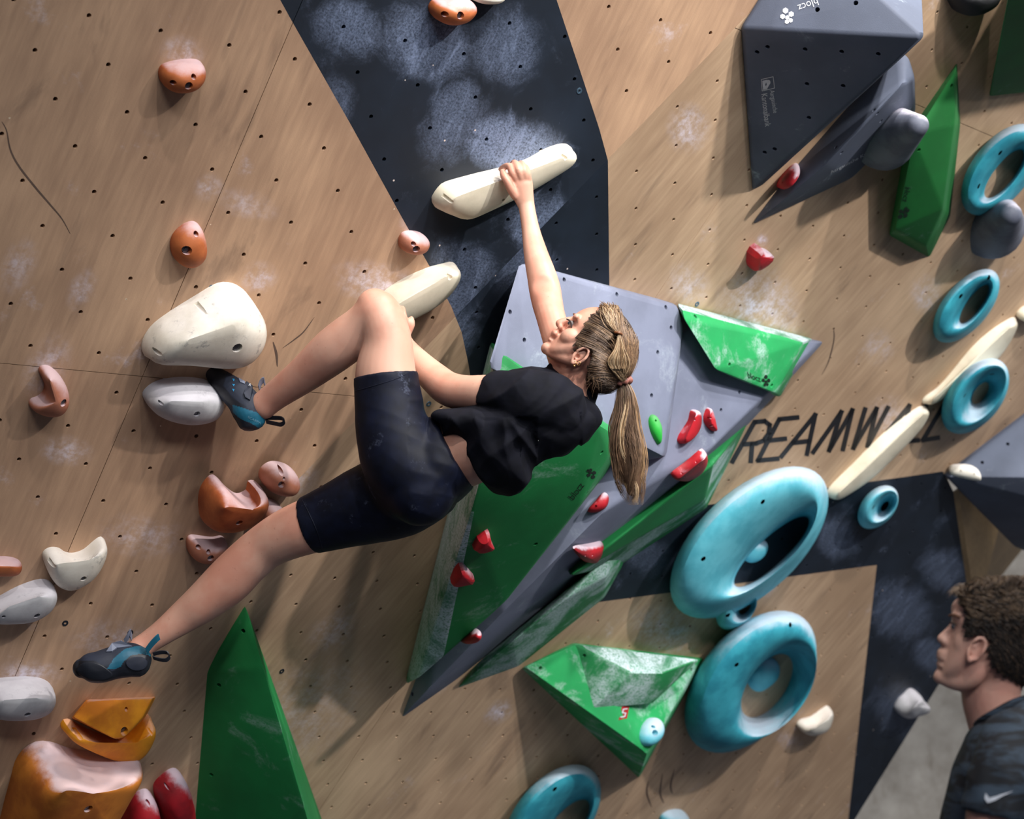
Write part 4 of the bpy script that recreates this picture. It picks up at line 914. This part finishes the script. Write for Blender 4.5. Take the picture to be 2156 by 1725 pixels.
for k in range(260):   # nape swept up to the tie
    s = (1238 + rnd.uniform(0, 34), 785 + rnd.uniform(0, 42)); e = (1309 + rnd.uniform(-5, 5), 803 + rnd.uniform(-4, 5))
    paths.append((lay(flow(s, e, .10 + rnd.uniform(-.06, .08)), .0015 + rnd.random() * .003), rnd.choice((0, 0, 0, 2)), .0007))
for k in range(220):    # front section gathered in the small tie
    s = (1262 + rnd.uniform(0, 38), 646 + rnd.uniform(-4, 16)); e = (1298 + rnd.uniform(-3, 3), 704 + rnd.uniform(-3, 3))
    paths.append((lay(flow(s, e, rnd.uniform(-.16, .2), 10), .005 + rnd.random() * .006), rnd.choice((1, 2, 2, 3, 1)), .0007))
for k in range(220):    # its tail fanning down to the ponytail
    e = (1308 + rnd.uniform(-6, 8), 798); w_ = rnd.uniform(-26, 16)
    mid = [(1299 + rnd.uniform(-2, 2), 706), (1302 + w_ * .45, 735), (1303 + w_, 765), e]
    paths.append((lay([q[:2] for q in catmull(mid, 5)], .006 + rnd.random() * .006), rnd.choice((1, 2, 3, 1)), .0007))
for k in range(26):    # loose wisps
    s = (1240 + rnd.uniform(0, 20), 780 + rnd.uniform(-10, 30)); e = (s[0] + rnd.uniform(-20, 12), s[1] + rnd.uniform(15, 45))
    paths.append(([P(x, y, HD - .07 + f * .01) for f, (x, y) in zip([k_ / 7 for k_ in range(8)], flow(s, e, rnd.uniform(-.3, .3), 8))], 2, .0005))
strands('hair_locks', paths, M_HAIRS, woman)
TD = 4.43
PT = [(1313, 806, 11), (1318, 830, 20), (1319, 860, 28), (1315, 900, 36), (1318, 940, 40), (1326, 980, 34), (1331, 1010, 27), (1335, 1035, 20), (1336, 1056, 11)]
PTs = catmull(PT, 5)
bm = bmesh.new(); ptube(bm, [(x, y, TD, r * .72, .8) for x, y, r in PT[:-1]], 16, 4); obj('ponytail_core', bm, M_HAIRS[0], woman)
paths = []
for g in range(26):
    ga = g * 2.4; gq = math.sqrt((g + .5) / 26) * .8; ph = rnd.random() * 6.28; fr = rnd.uniform(1.2, 2.2); am = rnd.uniform(4, 13); GL_ = rnd.uniform(.78, 1.06) if g % 3 else rnd.uniform(.95, 1.06); tone = rnd.choice(((0, 2), (2, 1), (1, 3), (2, 2), (1, 1)))
    for k in range(52):
        a = rnd.random() * 6.28; q_ = math.sqrt(rnd.random()) * .30; L = int(len(PTs) * min(1.0, GL_ * rnd.uniform(.86, 1.0))); j = rnd.uniform(-.5, .5); pts = []
        for i in range(L):
            x, y, r = PTs[i]; f = i / len(PTs); ox = math.cos(ga) * gq + math.cos(a) * q_ * (1 - .4 * f); oz = math.sin(ga) * gq + math.sin(a) * q_ * (1 - .4 * f)
            pts.append(P(x + ox * r + math.sin(ph + j + f * fr * 6.28) * am * f * 1.3, y + 6 * f * f * (GL_ - .9) * 10, TD + oz * r * TD / F * .8 + math.cos(ph + f * fr * 6.28) * am * f * .001))
        paths.append((pts, rnd.choice(tone), .0006))
strands('ponytail', paths, M_HAIRS, woman)
M_SCR = plain('scrunchie_satin', (150, 96, 84), 0.4, 0, .2, 120)
bm = bmesh.new(); torus(bm, P(1312, 803, TD), c2w(.2, 1, 0), .012, .0085, 28, 10, 1.25, .28); obj('scrunchie', bm, M_SCR, woman)
c_, n_ = cast(ctree, 1298, 704)
bm = bmesh.new(); torus(bm, c_ + n_ * .008, Vector((0.2, 0, 1)), .006, .0035, 16, 8, 1.2, .2); obj('hair_tie', bm, plain('copper_tie', (120, 74, 44), 0.35), woman)
M_GOLD = plain('gold', (212, 168, 110), 0.25, 0.9)
bm = bmesh.new(); torus(bm, P(1218, 765, ED - .006), c2w(.1, 0, 1), .0042, .0007, 18, 6); torus(bm, P(1210, 765, ED - .005), c2w(.8, 0, 1), .004, .0007, 18, 6); pball(bm, 1209, 771, ED - .006, 2.2); obj('earring', bm, M_GOLD, woman)
# --- shirt
bm = bmesh.new()
inflate(bm, [(938, 862), (905, 876), (922, 905), (948, 932), (966, 958), (984, 985), (1000, 1008), (1025, 1025), (1055, 1037), (1082, 1043), (1100, 1040), (1110, 1012), (1122, 987), (1142, 968), (1175, 959), (1212, 951), (1240, 931), (1258, 906), (1268, 882), (1262, 862), (1243, 843), (1218, 818), (1196, 800), (1165, 780), (1112, 774), (1060, 792), (1030, 828), (985, 852)], (1105, 900), 4.47, .15, 110, 2.4, 12)
ptube(bm, [(1170, 862, 4.385, 70, 1), (1130, 846, 4.36, 64, .95), (1090, 835, 4.365, 55, .95), (1060, 831, 4.385, 49, .95), (1032, 829, 4.41, 46, .95)], 28, 4, 'end')
ptube(bm, [(1215, 830, 4.47, 44, 1), (1196, 790, 4.48, 42, 1), (1188, 765, 4.49, 40, 1)], 20, 4, 'end')
shirt = fuse(bm, 'shirt', .004, 4, M_SHIRT, woman)
lowm = lambda x, y: 1.0 if x < 1225 else .3
folds(shirt, .013, -35, 1.7, 3.1, lowm); shirt.data.update(); folds(shirt, .010, 60, 2.4, 9.4, lambda x, y: 1.0 if x < 1130 and y > 880 else .25)
# --- shorts
bm = bmesh.new()
ptube(bm, [(812, 789, 4.47, 68, 1.0), (818, 845, 4.465, 72, 1), (828, 910, 4.455, 80, 1), (850, 970, 4.455, 90, 1.05), (885, 1005, 4.47, 92, 1.2)], 32, 4, 'start')
ptube(bm, [(650, 1107, 4.62, 62, 1), (705, 1088, 4.605, 71, 1), (770, 1064, 4.585, 84, 1), (835, 1042, 4.565, 92, 1), (890, 1015, 4.545, 88, 1.2)], 32, 4, 'start')
ptube(bm, [(850, 1015, 4.5, 88, 1.35), (905, 985, 4.515, 94, 1.5), (943, 957, 4.52, 90, 1.5), (958, 948, 4.52, 88, 1.5)], 32, 4, 'end')
pball(bm, 885, 1033, 4.435, 76); pball(bm, 900, 1020, 4.60, 72)
shorts = fuse(bm, 'shorts', .0038, 5, M_SHORTS, woman, 30, lambda co: 0.0 if min((abs(to_px(co)[0] - 812) + abs(to_px(co)[1] - 795)), 0) else (0.15 if to_px(co)[1] < 815 or to_px(co)[0] < 690 else 1.0))
folds(shorts, .0022, 20, 3.0, 5.5, lambda x, y: 1.0 if 860 < x < 960 else .3)
st = world_tree(shorts); M_LABEL = plain('grey_label', (120, 124, 138), 0.6)
print_px('sewn_label', [[(970, 947), (981, 944), (988, 961), (977, 965)]], st, M_LABEL, shorts, .002)
for q in ([(748, 824), (790, 812), (840, 795), (880, 773)], [(632, 1046), (650, 1080), (668, 1120), (680, 1160)]):
    pts = [cast(st, x, y)[0] for x, y in [c[:2] for c in catmull(q, 4)]]
    pts = [p for p in pts if p is not None]
    if len(pts) > 3: b = bmesh.new(); tube(b, [tuple(p) + (.0016, .7) for p in pts], 6, 1); obj('hem', b, M_SHORTS, shorts)
# --- shoes
bm = bmesh.new(); ptube(bm, [(446, 785, 4.675, 16, .9), (458, 796, 4.67, 22, .85), (480, 815, 4.65, 28, .85), (508, 840, 4.63, 33, .8), (524, 866, 4.62, 35, .8), (530, 888, 4.62, 30, .75)], 24)
s1 = fuse(bm, 'climbing_shoe', .0025, 3, [M_SHOE, M_SHOET, M_RUB, M_SHOEG], woman)
paint(s1, [([(380, 740), (478, 770), (476, 795), (470, 812), (490, 838), (520, 858), (489, 856), (440, 810)], 2), ([(489, 852), (520, 862), (540, 868), (564, 883), (562, 896), (552, 907), (530, 892), (505, 882), (490, 868)], 1), ([(490, 868), (505, 882), (530, 893), (552, 908), (540, 940), (480, 930)], 2)])
bm = bmesh.new(); ptube(bm, [(172, 1408, 4.64, 21, 1.1), (186, 1406, 4.64, 30, 1.1), (210, 1405, 4.64, 34, 1.05), (240, 1396, 4.65, 35, 1), (270, 1390, 4.655, 37, .95), (292, 1394, 4.66, 33, .9)], 24)
s2 = fuse(bm, 'climbing_shoe', .0025, 3, [M_SHOE, M_SHOET, M_RUB, M_SHOEG], woman)
paint(s2, [([(140, 1400), (165, 1392), (200, 1392), (225, 1405), (245, 1422), (235, 1450), (140, 1445)], 2), ([(226, 1408), (240, 1386), (262, 1367), (285, 1361), (312, 1360), (328, 1378), (322, 1386), (300, 1377), (276, 1380), (262, 1392), (254, 1404), (240, 1410)], 1), ([(254, 1404), (262, 1392), (276, 1380), (300, 1377), (330, 1386), (330, 1440), (240, 1440), (235, 1415)], 2)])
def shoe_tree(s): return world_tree(s)
t1, t2 = shoe_tree(s1), shoe_tree(s2)
def patch(name, poly, tree, mat, parent, th=.003):
    bm = bmesh.new(); top, bot = [], []
    for x, y in poly:
        loc, n = cast(tree, x, y)
        if loc is None: loc, n = P(x, y, 4.63), c2w(0, 0, -1)
        top.append(bm.verts.new(loc + n * th)); bot.append(bm.verts.new(loc - n * .002))
    bm.faces.new(top)
    for k in range(len(top)): bm.faces.new((top[k], top[(k + 1) % len(top)], bot[(k + 1) % len(bot)], bot[k]))
    bmesh.ops.recalc_face_normals(bm, faces=bm.faces); return obj(name, bm, mat, parent, False)
patch('strap', [(517, 806), (532, 812), (531, 828), (526, 844), (517, 838), (514, 830)], t1, M_SHOE, s1, .005)
patch('strap', [(501, 797), (516, 803), (515, 810), (505, 806)], t1, M_SHOEG, s1)
print_px('printed_letter', text_polys('R', (521, 816), (7, 2.2), (2.0, -7)), t1, M_WHITEPRINT, s1, .0062)
print_px('printed_lettering', text_polys('SCARPA', (521, 880), (7.6, 3.8), (2.2, -6.5)), t1, plain('pale_blue_print', (96, 140, 160)), s1, .001)
for tri in ([(489, 798), (494, 799), (492, 804)], [(489, 809), (495, 810), (492, 814)], [(489, 819), (494, 820), (492, 825)]): print_px('printed_mark', [tri], t1, plain('blue_mark', (40, 140, 190)), s1)
patch('strap', [(224, 1374), (236, 1354), (255, 1349), (278, 1362), (262, 1364), (246, 1366), (236, 1373)], t2, M_SHOEG, s2)
def rim_patch(name, poly, tree, mat, parent, th):
    c = (sum(x for x, y in poly) / len(poly), sum(y for x, y in poly) / len(poly)); o = resample(catmull([tuple(map(float, v)) for v in poly], 4, True), 32); bm = bmesh.new(); rings = []
    for s, h in ((1.0, -.001), (.97, th), (.88, th), (.6, th * .7), (.3, th * .7), (.05, th * .7)):
        rg = []
        for x, y in o:
            loc, n = cast(tree, c[0] + (x - c[0]) * s, c[1] + (y - c[1]) * s)
            if loc is None: return None
            rg.append(loc + n * h)
        rings.append(rg)
    skin_rings(bm, rings, False, True); bmesh.ops.recalc_face_normals(bm, faces=bm.faces); return obj(name, bm, mat, parent)
rim_patch('sole', [(160, 1411), (172, 1399), (190, 1395), (212, 1400), (230, 1412), (238, 1422), (222, 1430), (200, 1431), (178, 1425)], t2, M_RUB, s2, .004)
rim_patch('heel_rand', [(264, 1394), (278, 1385), (298, 1384), (310, 1394), (304, 1408), (286, 1412), (270, 1406)], t2, M_SHOE, s2, .003)
def loop_strip(name, pts, w, mat, parent):
    bm = bmesh.new(); S = catmull([tuple(map(float, q)) for q in pts], 5); n = c2w(0.1, 0.75, 0.65)
    rows = []
    for x, y, d in S: p = P(x, y, d); rows.append([p - n * w, p + n * w])
    C = [sum(r, Vector()) / 2 for r in rows]; rings = []
    for i, r in enumerate(rows):
        t = (C[min(i + 1, len(C) - 1)] - C[max(i - 1, 0)]).normalized(); o_ = t.cross(n).normalized() * .0012
        rings.append([r[0] - o_, r[1] - o_, r[1] + o_, r[0] + o_])
    skin_rings(bm, rings); bmesh.ops.recalc_face_normals(bm, faces=bm.faces); return obj(name, bm, mat, parent, False)
loop_strip('pull_loop', [(556, 880, 4.62), (575, 880, 4.625), (592, 881, 4.63), (599, 887, 4.63), (592, 894, 4.63), (578, 892, 4.625), (560, 888, 4.62)], .006, M_RUB, s1)
loop_strip('ankle_tab', [(545, 818, 4.61), (549, 806, 4.61), (556, 800, 4.61), (557, 812, 4.615)], .008, M_SHOEG, s1)
loop_strip('pull_loop', [(322, 1378, 4.66), (338, 1374, 4.665), (352, 1375, 4.67), (357, 1383, 4.67), (350, 1390, 4.67), (335, 1389, 4.665), (322, 1385, 4.66)], .006, M_RUB, s2)
loop_strip('heel_tab', [(308, 1372, 4.632), (318, 1358, 4.63), (329, 1346, 4.632), (335, 1341, 4.64)], .010, M_SHOET, s2)
loop_strip('ankle_tab', [(262, 1352, 4.665), (270, 1340, 4.66), (276, 1330, 4.66), (275, 1345, 4.665)], .008, M_SHOEG, s2)

# --- spectator
MD = 3.35
man = empty('person', Vector((P(2110, 1600, MD).x, P(2110, 1600, MD).y, 0))); tag(man, 'short haired man in a dark patterned t-shirt looking up at the climber', 'person')
bm = bmesh.new()
inflate(bm, [(2020, 1274), (2004, 1292), (2004, 1316), (2000, 1336), (1995, 1360), (1988, 1385), (1981, 1410), (1980, 1432), (1998, 1448), (2036, 1452), (2080, 1456), (2140, 1450), (2188, 1418), (2212, 1360), (2204, 1290), (2150, 1244), (2085, 1238), (2044, 1252)], (2098, 1345), MD, .077)
ptube(bm, [(2004, 1318, MD, 6, 1.3), (1992, 1334, MD, 8.5, 1.2), (1981.5, 1346, MD, 10.5, 1.1)], 12)
for s in (-1, 1): pball(bm, 1989, 1352, MD + s * .010, 8); pball(bm, 2011, 1297, MD + s * .026, 9, .8, 2.2, 60); pball(bm, 2040, 1360, MD + s * .036, 34, 1.2, 1.0)
pball(bm, 2036, 1288, MD, 33, .9, 1.7, 40); pball(bm, 1985, 1376, MD, 12, 1, 2); pball(bm, 1980, 1385, MD, 8, .7, 3.2); pball(bm, 1980, 1400, MD, 8.5, .7, 3.0); pball(bm, 1981, 1426, MD, 16, 1, 1.6)
for s in (-1, 1): ptube(bm, [(1988, 1430, MD + s * .012, 15, 1), (2022, 1438, MD + s * .036, 19, 1), (2052, 1422, MD + s * .05, 21, 1), (2062, 1390, MD + s * .052, 22, 1)], 12)
ear(bm, 2056, 1367, 27, 15, -58, MD - .077, 4.6)
ptube(bm, [(2100, 1400, MD, 66, 1), (2086, 1455, MD, 62, 1), (2096, 1505, MD, 62, 1.05), (2118, 1560, MD, 70, 1.3)], 24)
ptube(bm, [(2128, 1570, MD, 80, 1.5), (2126, 1650, MD, 98, 1.5), (2122, 1800, MD, 112, 1.35), (2118, 2000, MD, 108, 1.3), (2114, 2200, MD, 120, 1.35), (2112, 2290, MD, 110, 1.3)], 24)
for s in (-1, 1):
    ptube(bm, [(2112, 2230, MD + s * .1, 95, 1), (2105, 2500, MD + s * .11, 82, 1), (2095, 2780, MD + s * .11, 60, 1), (2100, 2950, MD + s * .12, 60, 1), (2110, 3230, MD + s * .12, 42, 1), (2110, 3310, MD + s * .12, 42, 1)], 20)
    ptube(bm, [(2130, 3310, MD + s * .12, 40, 1), (2060, 3318, MD + s * .125, 44, 1), (1980, 3326, MD + s * .13, 34, .8)], 16)
    ptube(bm, [(2130, 1570, MD + s * .16, 62, 1), (2105, 1650, MD + s * .215, 60, 1), (2085, 1760, MD + s * .225, 54, 1), (2080, 1880, MD + s * .23, 46, 1), (2050, 2020, MD + s * .22, 44, 1), (2000, 2160, MD + s * .2, 32, 1)], 20)
    ptube(bm, [(2002, 2155, MD + s * .2, 32, .7), (1988, 2210, MD + s * .195, 44, .5), (1978, 2250, MD + s * .19, 42, .5)], 16)
    for k in range(4): ptube(bm, [(1955 + k * 18, 2250 + 6 * abs(k - 1.5), MD + s * .19, 11, 1), (1945 + k * 18, 2300, MD + s * .185, 10.5, 1), (1945 + k * 17, 2335, MD + s * .17, 9, 1)], 10, 3)
    ptube(bm, [(1970, 2195, MD + s * .19, 14, 1), (1940, 2230, MD + s * .18, 12, 1), (1932, 2265, MD + s * .175, 10, 1)], 10, 3)
mbody = fuse(bm, 'body', .004, 4, M_SKIN2, man)
dent(mbody, [(2004, 1322, MD - .028, 16, .007), (2004, 1322, MD + .028, 16, -.007), (2050, 1370, MD - .08, 9, .008)])
head_bits(man, (2013, 1322, 9), [(1999, 1312, MD - .03, 1.6), (2006, 1313, MD - .036, 2.2), (2014, 1317, MD - .041, 1.4)], [(1998, 1297, MD - .022, 2.2), (2008, 1295, MD - .035, 3.4), (2022, 1300, MD - .048, 2.2)], MD - .019, [M_LASH, M_BROW])
HR2 = [(2015, 1200), (2018, 1275), (2030, 1278), (2032, 1300), (2026, 1340), (2036, 1346), (2052, 1340), (2066, 1336), (2078, 1350), (2082, 1380), (2092, 1410), (2120, 1430), (2152, 1447), (2300, 1460), (2300, 1180)]
bm = bmesh.new(); inflate(bm, [(2016, 1258), (2002, 1292), (1988, 1340), (1975, 1420), (2000, 1455), (2080, 1462), (2150, 1456), (2196, 1424), (2222, 1360), (2214, 1284), (2155, 1234), (2085, 1226), (2036, 1236)], (2100, 1343), MD, .084, 80, 2.1, 14)
bmesh.ops.delete(bm, geom=[f for f in bm.faces if not inside(to_px(f.calc_center_median()), HR2)], context='FACES'); bmesh.ops.recalc_face_normals(bm, faces=bm.faces)
M_MH = [plain('short_hair_dark', (46, 36, 30), 0.55, 0, .25, 60), plain('short_hair_brown', (92, 72, 56), 0.5, 0, .2, 60), plain('short_hair_light', (128, 104, 80), 0.5, 0, .2, 60)]
cap2 = obj('hair_cap', bm, M_MH[0], man); ct2 = world_tree(cap2); paths = []
for k in range(3800):
    x, y = rnd.uniform(2012, 2230), rnd.uniform(1225, 1455)
    if not inside((x, y), HR2): continue
    loc, n = cast(ct2, x, y)
    if loc is None: continue
    f = min(1, max(0, (y - 1250) / 110)); ln = (34 - 24 * f) * rnd.uniform(.6, 1.2)
    an = math.radians(-12 + 75 * f + rnd.uniform(-16, 16)); dx, dy = math.cos(an), math.sin(an)
    d0 = (loc - CAM).dot(c2w(0, 0, 1)); pts = []
    for i in range(5):
        g = i / 4; l2, n2 = cast(ct2, x + dx * ln * g, y + dy * ln * g + 10 * g * g * (1 - f))
        if l2 is None: break
        pts.append(l2 + n2 * (.001 + (.012 * (1 - f) + .002) * math.sin(math.pi * min(1, g * .8)) * rnd.uniform(.5, 1)))
    if len(pts) > 2: paths.append((pts, rnd.choice((1, 1, 2, 2, 0)) if f < .45 else rnd.choice((0, 0, 0, 1)), .0010 if f < .6 else .0007))
for k in range(900):
    f = rnd.random(); x = 2016 + f * 195; y = 1258 - 32 * math.sin(min(1, f * 1.9 + .12) * 1.57) + rnd.uniform(-2, 12); z = rnd.uniform(-.065, .05)
    b = P(x, y, MD + z); sg = -1 if f < .12 else 1; tip = P(x + sg * rnd.uniform(10, 26), y - rnd.uniform(0, 10), MD + z + rnd.uniform(-.01, .01)); paths.append(([b, (b + tip) / 2 + Vector((0, 0, .008)), tip], rnd.choice((1, 2, 2, 1)), .0010))
strands('hair_tufts', paths, M_MH, man)
t = NT('dark_patterned_jersey'); m_ = t.mapr(t.noise(9, 4, 0.6, stretch=(1, 1, 4.5), dist=0.8), 0.42, 0.6)
t.color(t.mix(m_, lin(14, 17, 23), lin(52, 66, 80))); t.rough(0.8); M_TEE = t.m
bm = bmesh.new()
inflate(bm, [(2050, 1528), (2076, 1509), (2110, 1489), (2156, 1467), (2200, 1464), (2246, 1500), (2268, 1600), (2264, 1800), (2262, 2050), (2258, 2210), (2120, 2225), (1986, 2210), (1980, 2050), (1976, 1850), (1979, 1720), (1990, 1660), (2010, 1600), (2030, 1556)], (2122, 1760), MD, .185, 120, 2.7, 12)
for s in (-1, 1): ptube(bm, [(2140, 1565, MD + s * .14, 76, 1), (2118, 1630, MD + s * .2, 76, 1), (2100, 1690, MD + s * .222, 72, 1), (2095, 1716, MD + s * .226, 72, 1)], 24, 4, 'end')
tee = fuse(bm, 'shirt', .005, 5, M_TEE, man); folds(tee, .004, 75, 1.8, 2.2)
tt = world_tree(tee)
print_px('printed_mark', [[(2077, 1672), (2075, 1683), (2080, 1692), (2086, 1691)], [(2077, 1672), (2086, 1691), (2096, 1687), (2084, 1682)], [(2084, 1682), (2096, 1687), (2112, 1677), (2098, 1678)], [(2098, 1678), (2112, 1677), (2132, 1666)]], tt, M_WHITEPRINT, tee, .006)
bm = bmesh.new(); ptube(bm, [(2050, 1530, MD - .01, 6, 1), (2066, 1517, MD - .045, 7, 1), (2096, 1499, MD - .066, 7, 1), (2136, 1478, MD - .062, 7, 1), (2176, 1466, MD - .02, 6, 1)], 8, 5); obj('collar', bm, M_TEE, tee)
M_TROU = cloth_mat('dark_trousers', (30, 31, 36)); bm = bmesh.new()
ptube(bm, [(2115, 2140, MD, 132, 1.3), (2112, 2260, MD, 128, 1.35), (2112, 2330, MD, 112, 1.35)], 24)
for s in (-1, 1): ptube(bm, [(2112, 2240, MD + s * .1, 104, 1), (2105, 2500, MD + s * .11, 92, 1), (2095, 2780, MD + s * .11, 74, 1), (2100, 2950, MD + s * .12, 72, 1), (2110, 3270, MD + s * .12, 62, 1)], 20)
fuse(bm, 'trousers', .006, 3, M_TROU, man)
for s in (-1, 1):
    bm = bmesh.new(); ptube(bm, [(2140, 3300, MD + s * .12, 48, 1), (2060, 3306, MD + s * .125, 46, 1), (1975, 3316, MD + s * .13, 36, .9)], 16); fuse(bm, 'sports_shoe', .006, 3, M_RUB, man)
# ------------------------------------------------------------------ origins at the things themselves
for o in list(COL.objects):
    if o.type == 'MESH' and o.parent is None and o.matrix_basis == Matrix() and len(o.data.vertices):
        xs = [v.co for v in o.data.vertices]; c = Vector([(min(v[k] for v in xs) + max(v[k] for v in xs)) / 2 for k in range(3)])
        o.data.transform(Matrix.Translation(-c)); o.location = c
        for ch in o.children: ch.matrix_parent_inverse = Matrix.Translation(-c)
